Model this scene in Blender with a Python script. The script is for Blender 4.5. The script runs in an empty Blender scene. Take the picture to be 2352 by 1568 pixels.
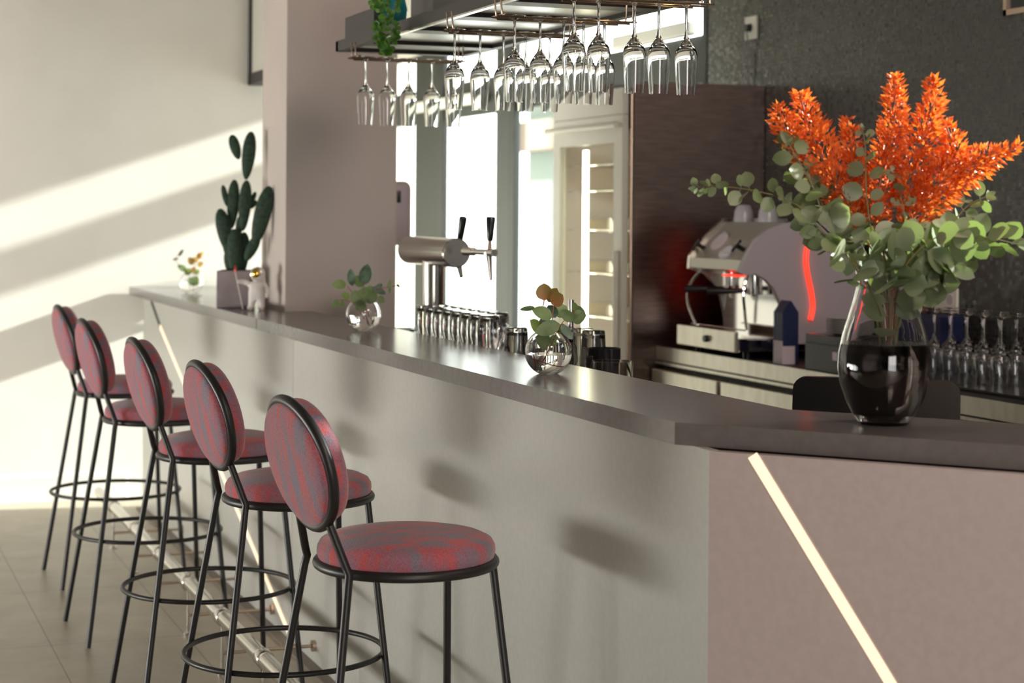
import bpy, bmesh, math, random
from math import sin, cos, pi, radians, sqrt, atan2
from mathutils import Vector, Matrix

random.seed(7)
S = bpy.context.scene
COL = S.collection
V = Vector

# ------------------------------------------------------------------ camera
CAM_H = 1.4883
F_PX, Y0, ROLL = 4183.9, 493.3, 0.0072
YAW = 0.3628                              # clockwise from +Y
FWD = V((sin(YAW), cos(YAW), 0)); RGT = V((cos(YAW), -sin(YAW), 0))
EYE = V((0, 0, CAM_H))
cam = bpy.data.cameras.new('camera'); cam_o = bpy.data.objects.new('camera', cam); COL.objects.link(cam_o)
cam.sensor_width = 36; cam.lens = F_PX * 36 / 2352
cam.shift_y = -(784 - Y0) / 2352
_c, _s = cos(ROLL), sin(ROLL)
down_w = V((0, 0, -1))
# image x axis / y axis in world (rolled)
ix = RGT * _c + V((0, 0, 1)) * _s
iz = RGT * (-_s) + V((0, 0, 1)) * _c
m = Matrix((ix, iz, -FWD)).transposed().to_4x4()
m.translation = EYE
cam_o.matrix_world = m
S.camera = cam_o
cam.clip_start = 0.05; cam.clip_end = 200
cam.dof.use_dof = True; cam.dof.focus_distance = 4.25; cam.dof.aperture_fstop = 4.2

def ray(px, py):
    a = px - 1176; b = py - Y0
    u = a * _c - b * _s; v = a * _s + b * _c
    return FWD + RGT * (u / F_PX) + V((0, 0, -v / F_PX))
def at(px, py, Z): return EYE + ray(px, py) * Z
def on_z(px, py, z): r = ray(px, py); return EYE + r * ((z - CAM_H) / r.z)
def on_x(px, py, x): r = ray(px, py); return EYE + r * (x / r.x)
def on_y(px, py, y): r = ray(px, py); return EYE + r * (y / r.y)

# ------------------------------------------------------------------ light
w = bpy.data.worlds.new('sky'); S.world = w; w.use_nodes = True
wn = w.node_tree.nodes; bg = wn['Background']
bg.inputs[0].default_value = (0.99, 1.0, 0.96, 1); bg.inputs[1].default_value = 5.6
sun = bpy.data.lights.new('sun', 'SUN'); sun_o = bpy.data.objects.new('sun', sun); COL.objects.link(sun_o)
sun.energy = 15; sun.angle = radians(1.2); sun.color = (1, 0.975, 0.92)
SUN_D = V((-1, 0.14, -0.345)).normalized()
sun_o.rotation_euler = SUN_D.to_track_quat('-Z', 'Y').to_euler(); sun_o.location = (8, 8, 6)
def area(name, loc, direction, sx, sy, energy, color):
    l = bpy.data.lights.new(name, 'AREA'); l.shape = 'RECTANGLE'; l.size = sx; l.size_y = sy
    l.energy = energy; l.color = color
    o = bpy.data.objects.new(name, l); COL.objects.link(o); o.location = loc
    o.rotation_euler = V(direction).to_track_quat('-Z', 'Y').to_euler()
    return o
area('daylight_left_windows', (-3.66, 7.2, 0.50), (1, 0.02, 0.02), 2.6, .45, 118, (1.0, 0.99, 0.93))
area('daylight_left_windows_near', (-3.66, 5.0, 0.50), (1, 0.10, 0.02), 2.0, .45, 12, (1.0, 0.99, 0.93))
area('fill_lamp_before_bar', (1.35, 0.55, 3.05), (.28, .62, -.75), .5, .5, 34, (1, 0.80, 0.66))  # added fill lamp, out of view, brightens the angled panel
area('fill_lamp_over_bar', (2.75, 3.0, 3.05), (-.12, 1, -.42), .7, .7, 34, (1, 0.84, 0.76))  # added fill lamp, out of view, lifts pillar and coffee machine side
area('front_fill_light', (0.6, -3.75, 1.7), (0.15, 1, 0), 2.0, 1.4, 24, (1, 0.87, 0.82))  # added warm fill from behind the camera for surfaces facing it
S.view_settings.view_transform = 'Standard'; S.view_settings.look = 'None'
S.view_settings.exposure = 0.22; S.view_settings.gamma = 1.0
S.view_settings.use_curve_mapping = False
try:
    S.cycles.max_bounces = 16; S.cycles.transmission_bounces = 16; S.cycles.transparent_max_bounces = 16
except Exception: pass

# ------------------------------------------------------------------ materials
MATS = {}
def mat(name, color=(.5, .5, .5), rough=.5, metal=0.0, **kw):
    if name in MATS: return MATS[name]
    M = bpy.data.materials.new(name); M.use_nodes = True
    b = M.node_tree.nodes['Principled BSDF']
    b.inputs['Base Color'].default_value = (*color, 1)
    b.inputs['Roughness'].default_value = rough; b.inputs['Metallic'].default_value = metal
    for k, v in kw.items():
        k = k.replace('_', ' ')
        if k == 'Emission':
            b.inputs['Emission Color'].default_value = (*v[:3], 1); b.inputs['Emission Strength'].default_value = v[3]
        else: b.inputs[k].default_value = v
    MATS[name] = M
    return M
def nodes(M): return M.node_tree.nodes, M.node_tree.links, M.node_tree.nodes['Principled BSDF']
def noise_mat(name, c1, c2, scale, rough=.5, stretch=(1, 1, 1), bump=0.0, metal=0.0, lo=.35, hi=.65, detail=4, rvar=0.0, obj=False):
    M = mat(name, c1, rough, metal); N, L, b = nodes(M)
    tc = N.new('ShaderNodeTexCoord'); mp = N.new('ShaderNodeMapping'); mp.inputs['Scale'].default_value = stretch
    n = N.new('ShaderNodeTexNoise'); n.inputs['Scale'].default_value = scale; n.inputs['Detail'].default_value = detail
    r = N.new('ShaderNodeValToRGB'); r.color_ramp.elements[0].position = lo; r.color_ramp.elements[1].position = hi
    r.color_ramp.elements[0].color = (*c1, 1); r.color_ramp.elements[1].color = (*c2, 1)
    L.new(tc.outputs['Object'], mp.inputs[0]); L.new(mp.outputs[0], n.inputs['Vector'])
    L.new(n.outputs['Fac'], r.inputs[0]); L.new(r.outputs[0], b.inputs['Base Color'])
    if bump:
        bp = N.new('ShaderNodeBump'); bp.inputs['Strength'].default_value = bump; bp.inputs['Distance'].default_value = .01
        L.new(n.outputs['Fac'], bp.inputs['Height']); L.new(bp.outputs[0], b.inputs['Normal'])
    if rvar:
        mr = N.new('ShaderNodeMapRange'); mr.inputs['To Min'].default_value = rough - rvar; mr.inputs['To Max'].default_value = rough + rvar
        L.new(n.outputs['Fac'], mr.inputs[0]); L.new(mr.outputs[0], b.inputs['Roughness'])
    return M

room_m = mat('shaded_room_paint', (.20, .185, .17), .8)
plaster = noise_mat('white_plaster', (.80, .77, .70), (.84, .81, .74), 3, rough=.85)
pillar_m = noise_mat('pillar_pink_lit_plaster', (.57, .495, .45), (.61, .53, .48), 2, rough=.8)  # white plaster; the warm light's pink tone is put into the colour
panel_m = noise_mat('bar_panel_paint', (.47, .46, .42), (.50, .49, .445), 60, rough=.33, bump=.02)
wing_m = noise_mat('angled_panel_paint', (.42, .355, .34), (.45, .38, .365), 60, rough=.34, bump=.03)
top_m = noise_mat('counter_laminate', (.125, .110, .106), (.142, .125, .120), 45, rough=.20, bump=.008)
dark_m = mat('dark_carcass', (.03, .028, .028), .6)
black_worktop = mat('black_worktop', (.012, .011, .011), .5)
floor_m = mat('floor_tile', (.3, .27, .21), .42)
def build_floor():
    N, L, b = nodes(floor_m)
    tc = N.new('ShaderNodeTexCoord'); mp = N.new('ShaderNodeMapping')
    mp.inputs['Rotation'].default_value = (0, 0, pi / 2)
    mp.inputs['Location'].default_value = (-6.475, 1.094 , 0)
    L.new(tc.outputs['Object'], mp.inputs[0])
    br = N.new('ShaderNodeTexBrick'); br.offset = 0; br.inputs['Scale'].default_value = 1
    br.inputs['Brick Width'].default_value = .92; br.inputs['Row Height'].default_value = .461
    br.inputs['Mortar Size'].default_value = .0022; br.inputs['Mortar Smooth'].default_value = .2
    n = N.new('ShaderNodeTexNoise'); n.inputs['Scale'].default_value = 4; n.inputs['Detail'].default_value = 7; n.inputs['Roughness'].default_value = .65
    L.new(tc.outputs['Object'], n.inputs['Vector'])
    r = N.new('ShaderNodeValToRGB'); r.color_ramp.elements[0].position = .35; r.color_ramp.elements[1].position = .7
    r.color_ramp.elements[0].color = (.40, .345, .265, 1); r.color_ramp.elements[1].color = (.52, .46, .36, 1)
    L.new(n.outputs['Fac'], r.inputs[0]); L.new(mp.outputs[0], br.inputs['Vector'])
    L.new(r.outputs[0], br.inputs['Color1']); L.new(r.outputs[0], br.inputs['Color2'])
    br.inputs['Mortar'].default_value = (.20, .165, .12, 1)
    L.new(br.outputs['Color'], b.inputs['Base Color'])
build_floor()
mosaic_m = mat('glass_mosaic', (.05, .05, .045), .3)
def build_mosaic():
    N, L, b = nodes(mosaic_m)
    tc = N.new('ShaderNodeTexCoord'); sp = N.new('ShaderNodeSeparateXYZ'); cb = N.new('ShaderNodeCombineXYZ')
    L.new(tc.outputs['Object'], sp.inputs[0]); L.new(sp.outputs['Y'], cb.inputs['X']); L.new(sp.outputs['Z'], cb.inputs['Y'])
    br = N.new('ShaderNodeTexBrick'); br.offset = 0; br.inputs['Scale'].default_value = 1
    br.inputs['Brick Width'].default_value = .0165; br.inputs['Row Height'].default_value = .0165; br.inputs['Mortar Size'].default_value = .0016
    br.inputs['Color1'].default_value = (.022, .022, .020, 1); br.inputs['Color2'].default_value = (.036, .035, .030, 1)
    br.inputs['Mortar'].default_value = (.045, .043, .038, 1); br.inputs['Bias'].default_value = -.1
    L.new(cb.outputs[0], br.inputs['Vector']); L.new(br.outputs['Color'], b.inputs['Base Color'])
    # every little tile sits at its own slight tilt
    sc = N.new('ShaderNodeVectorMath'); sc.operation = 'SCALE'; sc.inputs['Scale'].default_value = 1 / .0165
    fl = N.new('ShaderNodeVectorMath'); fl.operation = 'FLOOR'
    wn_ = N.new('ShaderNodeTexWhiteNoise'); wn_.noise_dimensions = '3D'
    L.new(cb.outputs[0], sc.inputs[0]); L.new(sc.outputs[0], fl.inputs[0]); L.new(fl.outputs[0], wn_.inputs['Vector'])
    mr = N.new('ShaderNodeMapRange'); mr.inputs['To Min'].default_value = .12; mr.inputs['To Max'].default_value = .5
    L.new(wn_.outputs['Value'], mr.inputs[0]); L.new(mr.outputs[0], b.inputs['Roughness'])
    geo = N.new('ShaderNodeNewGeometry')
    sub = N.new('ShaderNodeVectorMath'); sub.operation = 'SUBTRACT'; sub.inputs[1].default_value = (.5, .5, .5)
    s2 = N.new('ShaderNodeVectorMath'); s2.operation = 'SCALE'; s2.inputs['Scale'].default_value = .06
    ad = N.new('ShaderNodeVectorMath'); ad.operation = 'ADD'; nm = N.new('ShaderNodeVectorMath'); nm.operation = 'NORMALIZE'
    L.new(wn_.outputs['Color'], sub.inputs[0]); L.new(sub.outputs[0], s2.inputs[0]); L.new(s2.outputs[0], ad.inputs[0])
    L.new(geo.outputs['Normal'], ad.inputs[1]); L.new(ad.outputs[0], nm.inputs[0]); L.new(nm.outputs[0], b.inputs['Normal'])
build_mosaic()
black_metal = mat('black_powder_coat', (.014, .012, .012), .42)
chrome = mat('polished_steel', (.62, .59, .54), .20, 1)
chrome_b = mat('bright_chrome', (.82, .80, .78), .07, 1)
copper = mat('warm_steel', (.55, .42, .33), .25, 1)
brushed = noise_mat('brushed_steel', (.50, .45, .38), (.62, .56, .48), 12, rough=.28, metal=1, stretch=(1, 1, 14))
steel_dark = noise_mat('dark_steel_sheet', (.155, .118, .104), (.21, .16, .14), 9, rough=.33, metal=1, stretch=(1, 1, 10), rvar=.05)
steel_cream = noise_mat('steel_fascia', (.66, .62, .52), (.76, .72, .62), 7, rough=.33, metal=.85, stretch=(1, 4, 1))
frame_m = mat('window_aluminium', (.016, .021, .020), .55, 0)
frame_dark = mat('window_aluminium_dark', (.008, .010, .010), .55, 0)
shelf_m = mat('shelf_dark_steel', (.030, .025, .024), .42, .2)
shelf_white = mat('shelf_underside_white', (.80, .81, .73), .25)
white_m = mat('white_enamel', (.72, .71, .62), .35)
figure_m = mat('matt_white_resin', (.80, .74, .70), .75)
gold_m = mat('gold_mirror', (.95, .62, .12), .08, 1)
red_m = mat('red_paint', (.75, .02, .02), .5)
pot_m = noise_mat('grey_concrete', (.24, .20, .205), (.30, .25, .255), 14, rough=.85)
cactus_m = noise_mat('cactus_skin', (.006, .022, .010), (.018, .050, .022), 60, rough=.7, bump=.25)
black_plastic = mat('black_plastic', (.006, .006, .007), .28)
grey_panel = mat('grey_satin_panel', (.42, .38, .40), .38)
lilac_m = mat('pale_plastic', (.55, .47, .50), .45)
led_m = mat('warm_led_diffuser', (.35, .30, .24), .4, Emission=(1.0, .76, .52, 1.0))
led_off = mat('led_channel_dark', (.03, .028, .026), .4)
red_led = mat('red_led', (.5, .02, .01), .4, Emission=(1, .035, .015, 1.7))
cool_led = mat('fridge_led', (.9, .9, .8), .4, Emission=(1, .90, .62, 12))
down_led = mat('downlight_led', (.9, .8, .6), .4, Emission=(1, .75, .35, 6))
porcelain = mat('grey_porcelain', (.42, .40, .38), .3)
blue_m = mat('dark_blue_card', (.010, .016, .065), .5)
teal_m = mat('teal_glaze', (.01, .19, .21), .25)
clear_m = mat('clear_glass', (1, 1, 1), .0, Transmission_Weight=1.0, IOR=1.47)
water_m = mat('water', (1, 1, 1), .0, Transmission_Weight=1.0, IOR=1.33)
tinted_water = mat('refraction_tinted_water', (.07, .055, .055), .0, Transmission_Weight=1.0, IOR=1.33)  # clear water; the dark refraction seen in it is put into its colour
smoke_m = mat('vase_glass', (.93, .92, .93), .0, Transmission_Weight=1.0, IOR=1.47)

def thin_glass(name, tint=(.95, .98, .97), refl=.10):
    M = bpy.data.materials.new(name); M.use_nodes = True
    N, L = M.node_tree.nodes, M.node_tree.links
    N.remove(N['Principled BSDF']); out = N['Material Output']
    t = N.new('ShaderNodeBsdfTransparent'); t.inputs[0].default_value = (*tint, 1)
    g = N.new('ShaderNodeBsdfGlossy'); g.inputs['Roughness'].default_value = .02
    lw = N.new('ShaderNodeLayerWeight'); fr = N.new('ShaderNodeMath'); fr.operation = 'POWER'; fr.inputs[1].default_value = 5
    L.new(lw.outputs['Facing'], fr.inputs[0])
    ad = N.new('ShaderNodeMath'); ad.operation = 'MULTIPLY_ADD'; ad.inputs[1].default_value = .8; ad.inputs[2].default_value = .04; L.new(fr.outputs[0], ad.inputs[0]); fr = ad
    mx = N.new('ShaderNodeMixShader'); L.new(fr.outputs[0], mx.inputs[0]); L.new(t.outputs[0], mx.inputs[1]); L.new(g.outputs[0], mx.inputs[2])
    L.new(mx.outputs[0], out.inputs['Surface']); return M
pane_m = thin_glass('window_pane')

def leaf_mat(name, c1, c2, trans=(.4, .6, .1), w=.35, rough=.45, sheen=0.0, scale=9):
    M = bpy.data.materials.new(name); M.use_nodes = True
    N, L = M.node_tree.nodes, M.node_tree.links
    b = N['Principled BSDF']; b.inputs['Roughness'].default_value = rough
    tc = N.new('ShaderNodeTexCoord'); n = N.new('ShaderNodeTexNoise'); n.inputs['Scale'].default_value = scale; n.inputs['Detail'].default_value = 2
    r = N.new('ShaderNodeValToRGB'); r.color_ramp.elements[0].position = .38; r.color_ramp.elements[1].position = .62
    r.color_ramp.elements[0].color = (*c1, 1); r.color_ramp.elements[1].color = (*c2, 1)
    L.new(tc.outputs['Object'], n.inputs['Vector']); L.new(n.outputs['Fac'], r.inputs[0]); L.new(r.outputs[0], b.inputs['Base Color'])
    t = N.new('ShaderNodeBsdfTranslucent'); t.inputs[0].default_value = (*trans, 1)
    mx = N.new('ShaderNodeMixShader'); mx.inputs[0].default_value = w
    L.new(b.outputs[0], mx.inputs[1]); L.new(t.outputs[0], mx.inputs[2]); L.new(mx.outputs[0], N['Material Output'].inputs['Surface'])
    return M
euc_m = leaf_mat('eucalyptus_leaf', (.125, .165, .085), (.28, .31, .20), (.26, .38, .08), .27, .40)
euc_small = leaf_mat('young_eucalyptus_leaf', (.10, .19, .07), (.22, .30, .16), (.35, .45, .08), .35, .45, scale=30)
euc_red = leaf_mat('rusty_eucalyptus_leaf', (.20, .22, .05), (.42, .17, .07), (.6, .35, .08), .4, .45, scale=30)
euc_blue = leaf_mat('blue_green_leaf', (.05, .09, .055), (.17, .25, .18), (.12, .2, .08), .2, .5, scale=25)
ivy_m = leaf_mat('trailing_leaf', (.03, .12, .012), (.10, .24, .04), (.2, .45, .05), .3, .5, scale=30)
plume_m = leaf_mat('orange_bract', (.50, .065, .012), (.86, .24, .06), (.95, .26, .03), .40, .30, scale=30)
stem_m = mat('green_stem', (.16, .14, .04), .5)
stem_r = mat('rusty_stem', (.30, .08, .03), .5)

fabric = mat('woven_fabric', (.4, .1, .1), .9)
def build_fabric():
    N, L, b = nodes(fabric)
    tc = N.new('ShaderNodeTexCoord')
    n = N.new('ShaderNodeTexNoise'); n.inputs['Scale'].default_value = 15; n.inputs['Detail'].default_value = 2.5
    mp = N.new('ShaderNodeMapping'); mp.inputs['Scale'].default_value = (1, 1.9, .38)
    L.new(tc.outputs['Object'], mp.inputs[0]); L.new(mp.outputs[0], n.inputs['Vector'])
    n2 = N.new('ShaderNodeTexNoise'); n2.inputs['Scale'].default_value = 34; n2.inputs['Detail'].default_value = 0
    L.new(mp.outputs[0], n2.inputs['Vector'])
    ma = N.new('ShaderNodeMath'); ma.operation = 'MULTIPLY_ADD'; ma.inputs[1].default_value = .35
    L.new(n2.outputs['Fac'], ma.inputs[0]); L.new(n.outputs['Fac'], ma.inputs[2])
    r = N.new('ShaderNodeValToRGB'); e = r.color_ramp.elements
    e[0].position = .50; e[0].color = (.215, .185, .235, 1); e[1].position = .86; e[1].color = (.60, .085, .080, 1)
    k = e.new(.68); k.color = (.38, .135, .170, 1)
    L.new(ma.outputs[0], r.inputs[0])
    wv = N.new('ShaderNodeTexVoronoi'); wv.inputs['Scale'].default_value = 300
    L.new(tc.outputs['Object'], wv.inputs['Vector'])
    mx = N.new('ShaderNodeMixRGB'); mx.blend_type = 'MULTIPLY'; mx.inputs[0].default_value = .38
    L.new(r.outputs[0], mx.inputs[1])
    r3 = N.new('ShaderNodeValToRGB'); r3.color_ramp.elements[0].color = (1.35, 1.35, 1.4, 1); r3.color_ramp.elements[1].color = (.45, .42, .48, 1); r3.color_ramp.elements[1].position = .7
    L.new(wv.outputs['Distance'], r3.inputs[0]); L.new(r3.outputs[0], mx.inputs[2]); L.new(mx.outputs[0], b.inputs['Base Color'])
    bp = N.new('ShaderNodeBump'); bp.inputs['Strength'].default_value = .5; bp.inputs['Distance'].default_value = .0015; bp.invert = True
    L.new(wv.outputs['Distance'], bp.inputs['Height']); L.new(bp.outputs[0], b.inputs['Normal'])
    b.inputs['Sheen Weight'].default_value = .3; b.inputs['Sheen Roughness'].default_value = .5
build_fabric()

# ------------------------------------------------------------------ mesh helpers
class MB:
    def __init__(s): s.bm = bmesh.new()
    def box(s, a, b, bev=0.0, rot=None):
        a, b = V(a), V(b); c = (a + b) / 2; d = b - a
        g = bmesh.ops.create_cube(s.bm, size=1.0)
        for v in g['verts']: v.co = V((v.co.x * d.x, v.co.y * d.y, v.co.z * d.z))
        if bev:
            ed = list({e for v in g['verts'] for e in v.link_edges})
            r = bmesh.ops.bevel(s.bm, geom=ed, offset=bev, segments=3, profile=.5, affect='EDGES')
            vs = list({v for f in r['faces'] for v in f.verts} | {v for v in g['verts'] if v.is_valid})
        else: vs = g['verts']
        for v in vs:
            if rot: v.co = rot @ v.co
            v.co += c
        return s
    def prism(s, poly, z0, z1):
        vb = [s.bm.verts.new((x, y, z0)) for x, y in poly]; vt = [s.bm.verts.new((x, y, z1)) for x, y in poly]
        n = len(poly); s.bm.faces.new(vb[::-1]); s.bm.faces.new(vt)
        for i in range(n): s.bm.faces.new((vb[i], vb[(i + 1) % n], vt[(i + 1) % n], vt[i]))
        return s
    def extrude(s, pts, d):                     # closed 3-D outline pushed along d
        d = V(d); a = [s.bm.verts.new(V(p)) for p in pts]; b = [s.bm.verts.new(V(p) + d) for p in pts]
        n = len(pts); s.bm.faces.new(a[::-1]); s.bm.faces.new(b)
        for i in range(n): s.bm.faces.new((a[i], a[(i + 1) % n], b[(i + 1) % n], b[i]))
        return s
    def tube(s, pts, r, seg=10, closed=False, cap=True):
        pts = [V(p) for p in pts]; n = len(pts); rings = []
        rr = r if isinstance(r, (list, tuple)) else [r] * n
        ref = None
        for i, p in enumerate(pts):
            if closed: t = pts[(i + 1) % n] - pts[i - 1]
            else: t = pts[min(i + 1, n - 1)] - pts[max(i - 1, 0)]
            t.normalize()
            if ref is None: ref = t.orthogonal().normalized()
            ref = (ref - t * ref.dot(t)); 
            if ref.length < 1e-6: ref = t.orthogonal()
            ref.normalize(); q = t.cross(ref)
            rings.append([s.bm.verts.new(p + (ref * cos(2 * pi * k / seg) + q * sin(2 * pi * k / seg)) * rr[i]) for k in range(seg)])
        m_ = n if closed else n - 1
        for i in range(m_):
            A, B = rings[i], rings[(i + 1) % n]
            off = 0
            if closed and i == n - 1:
                off = min(range(seg), key=lambda o: (A[0].co - B[o].co).length)
            for k in range(seg):
                s.bm.faces.new((A[k], A[(k + 1) % seg], B[(k + 1 + off) % seg], B[(k + off) % seg]))
        if cap and not closed:
            s.bm.faces.new(rings[0][::-1]); s.bm.faces.new(rings[-1])
        return s
    def lathe(s, prof, seg=32, c=(0, 0, 0)):
        c = V(c); rings = []
        for r, z in prof:
            if r < 1e-6: rings.append([s.bm.verts.new(c + V((0, 0, z)))])
            else: rings.append([s.bm.verts.new(c + V((r * cos(2 * pi * k / seg), r * sin(2 * pi * k / seg), z))) for k in range(seg)])
        for A, B in zip(rings, rings[1:]):
            for k in range(seg):
                a, b = A[k % len(A)], A[(k + 1) % len(A)]; d, e = B[k % len(B)], B[(k + 1) % len(B)]
                f = [a, b, e, d]; f = [x for i, x in enumerate(f) if x not in f[:i]]
                if len(f) > 2: s.bm.faces.new(f)
        return s
    def blob(s, c, rad, rot=None, seg=20, n=1.0):
        vs = []
        g = bmesh.ops.create_uvsphere(s.bm, u_segments=seg, v_segments=max(8, seg // 2), radius=1)
        for v in g['verts']:
            p = v.co.copy()
            if n != 1.0: p = V([math.copysign(abs(t) ** n, t) for t in p])
            p = V((p.x * rad[0], p.y * rad[1], p.z * rad[2]))
            if rot: p = rot @ p
            v.co = p + V(c)
        return s
    def leaf(s, base, tip, width, normal, fold=.12, curl=.1, pointy=.25, seg=7):
        base, tip = V(base), V(tip); ax = tip - base; L = ax.length
        if L < 1e-6: return s
        ax.normalize(); nn = V(normal); nn = nn - ax * nn.dot(ax)
        if nn.length < 1e-5: nn = ax.orthogonal()
        nn.normalize(); sd = ax.cross(nn)
        rows = []
        for i in range(seg + 1):
            t = i / seg
            wd = width / 2 * (sin(pi * t ** (1 - pointy * .45)) ** .62 if 0 < t < 1 else 0)
            ctr = base + ax * (L * t) - nn * (curl * L * (t * t))
            if wd == 0: rows.append([s.bm.verts.new(ctr)])
            else: rows.append([s.bm.verts.new(ctr + sd * wd * k + nn * abs(k) * fold * wd) for k in (-1, -.5, 0, .5, 1)])
        for A, B in zip(rows, rows[1:]):
            if len(A) == 1 and len(B) == 1: continue
            if len(A) == 1:
                for k in range(4): s.bm.faces.new((A[0], B[k + 1], B[k]))
            elif len(B) == 1:
                for k in range(4): s.bm.faces.new((A[k], A[k + 1], B[0]))
            else:
                for k in range(4): s.bm.faces.new((A[k], A[k + 1], B[k + 1], B[k]))
        return s
    def build(s, name, material, parent=None, smooth=True, loc=None, sub=0):
        me = bpy.data.meshes.new(name); bmesh.ops.recalc_face_normals(s.bm, faces=s.bm.faces)
        s.bm.to_mesh(me); s.bm.free(); me.materials.append(material)
        if smooth:
            for p in me.polygons: p.use_smooth = True
            try: me.set_sharp_from_angle(angle=radians(38))
            except Exception: pass
        o = bpy.data.objects.new(name, me); COL.objects.link(o)
        if parent: o.parent = parent
        if loc: o.location = loc
        if sub:
            md = o.modifiers.new('sub', 'SUBSURF'); md.levels = md.render_levels = sub
        return o
def thing(name, label, cat, loc=(0, 0, 0), rz=0, group=None):
    o = bpy.data.objects.new(name, None); COL.objects.link(o); o.location = loc; o.rotation_euler = (0, 0, rz)
    o.empty_display_size = .05; return tag(o, label, cat, group)
def tag(o, label, cat, group=None, kind=None):
    o['label'] = label; o['category'] = cat
    if group: o['group'] = group
    if kind: o['kind'] = kind
    return o
def struct(o): o['kind'] = 'structure'; return o
def copy_tree(o, parent=None):
    c = o.copy(); COL.objects.link(c)
    if parent: c.parent = parent
    for ch in [x for x in bpy.data.objects if x.parent == o]: copy_tree(ch, c)
    return c
def arc(c, r, a0, a1, n, ax=V((1, 0, 0)), ay=V((0, 1, 0))):
    return [V(c) + V(ax) * r * cos(a0 + (a1 - a0) * i / n) + V(ay) * r * sin(a0 + (a1 - a0) * i / n) for i in range(n + 1)]
def smooth_path(pts, n=6):
    pts = [V(p) for p in pts]; out = []
    P = [pts[0]] + pts + [pts[-1]]
    for i in range(1, len(P) - 2):
        for k in range(n):
            t = k / n; a, b, c, d = P[i - 1], P[i], P[i + 1], P[i + 2]
            out.append(.5 * ((2 * b) + (c - a) * t + (2 * a - 5 * b + 4 * c - d) * t * t + (3 * b - a - 3 * c + d) * t ** 3))
    out.append(pts[-1]); return out

# ================================================================== SETTING
W = 3.954            # plane of the right wall
YB = 9.6             # plane of the back wall
XL, YF, CH = -3.6, -4.0, 3.3
struct(MB().box((XL - .1, YF - .1, -.06), (W + 3.5, 13.4, 0)).build('floor', floor_m, smooth=False))
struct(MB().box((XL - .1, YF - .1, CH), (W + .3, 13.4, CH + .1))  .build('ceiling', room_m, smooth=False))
for lx, ly, lb in ((2.75, 3.0, 'unseen white lamp ring added for fill light above the passage behind the bar'), (1.35, 0.55, 'unseen white lamp ring added for fill light before the angled end of the bar')):
    cl = thing('fill_lamp_fixture', lb, 'lamp', (lx, ly, 3.1))  # invented ring fixture around each added fill lamp, never in view
    MB().lathe([(.44, 0), (.47, 0), (.47, .2), (.44, .2)], 40).build('shade_ring', mat('lamp_white', (.7, .7, .68), .5), cl)
struct(MB().box((XL - .1, YB, 0), (2.88, YB + .15, CH)).build('wall_back', plaster, smooth=False))
struct(MB().box((XL, YB - .016, 0), (1.50, YB, .055)).box((XL, YB - .012, .055), (1.50, YB, .13)).build('baseboard_back', plaster, smooth=False))
# left wall with large windows (outside the frame, they light the room)
wl = MB()
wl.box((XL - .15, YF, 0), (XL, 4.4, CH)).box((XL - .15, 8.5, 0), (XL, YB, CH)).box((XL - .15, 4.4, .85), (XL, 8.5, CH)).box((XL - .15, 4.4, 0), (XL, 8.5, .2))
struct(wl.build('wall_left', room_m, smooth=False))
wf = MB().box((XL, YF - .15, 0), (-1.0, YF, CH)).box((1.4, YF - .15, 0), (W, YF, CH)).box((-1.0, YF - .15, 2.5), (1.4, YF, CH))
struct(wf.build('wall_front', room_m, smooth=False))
f = struct(MB().box((XL - .1, 4.4, .2), (XL - .04, 4.48, .85)).box((XL - .1, 8.42, .2), (XL - .04, 8.5, .85)).build('window_1', frame_m, smooth=False))
# right wall: mosaic, with a high window near the angled end of the bar
wr = MB()
wr.box((W, YF, 0), (W + .15, 2.1, CH)).box((W, 2.1, 0), (W + .15, 3.15, 2.06)).box((W, 2.1, 2.68), (W + .15, 3.15, CH)).box((W, 3.15, 0), (W + .15, 7.80, CH))
struct(wr.build('wall_right', mosaic_m, smooth=False))
wh = MB().box((W, 7.80, 2.61), (W + .04, 13.3, CH)).box((W, 12.9, 0), (W + .15, 13.3, CH)).box((2.88, 13.25, 0), (W, 13.4, CH)).box((2.78, YB + .15, 0), (2.88, 13.25, CH))
struct(wh.build('wall_right_header', plaster, smooth=False))
# window wall beyond the fridge
win = struct(MB().box((W + .005, 7.80, 2.13), (W + .035, 12.9, 2.36)).box((W + .005, 7.80, 2.595), (W + .035, 12.9, 2.61)).box((W + .005, 7.80, .0), (W + .035, 12.9, .08)).build('window_2', frame_m, smooth=False))
for (y0, y1, mm) in ((10.36, 10.70, frame_m), (11.73, 12.36, frame_dark), (7.80, 7.85, frame_m)):
    MB().box((W - .005, y0, 0), (W + .03, y1, 2.61), bev=.004).build('mullion', mm, win, smooth=False)
MB().box((W - .012, 10.36, 0), (W - .005, 10.46, 2.61)).build('mullion_trim', frame_dark, win, smooth=False)
MB().box((W + .018, 7.85, .08), (W + .023, 12.9, 2.60)).build('window_pane', pane_m, win, smooth=False)
MB().box((W - .06, 10.85, 2.20), (W - .01, 12.3, 2.27), bev=.01).build('blind_rail', shelf_white, win, smooth=False)
MB().box((W - .06, 7.9, 2.36), (W - .01, 8.8, 2.43), bev=.01).build('blind_rail', shelf_white, win, smooth=False)
w3 = struct(MB().box((W + .03, 2.1, 2.06), (W + .09, 3.15, 2.08)).box((W + .03, 2.1, 2.66), (W + .09, 3.15, 2.68)).box((W + .03, 2.1, 2.06), (W + .09, 2.13, 2.68)).box((W + .03, 3.12, 2.06), (W + .09, 3.15, 2.68)).build('window_3', frame_m, smooth=False))
MB().box((W + .055, 2.13, 2.08), (W + .061, 3.12, 2.66)).build('window_pane', pane_m, w3, smooth=False)
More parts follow.
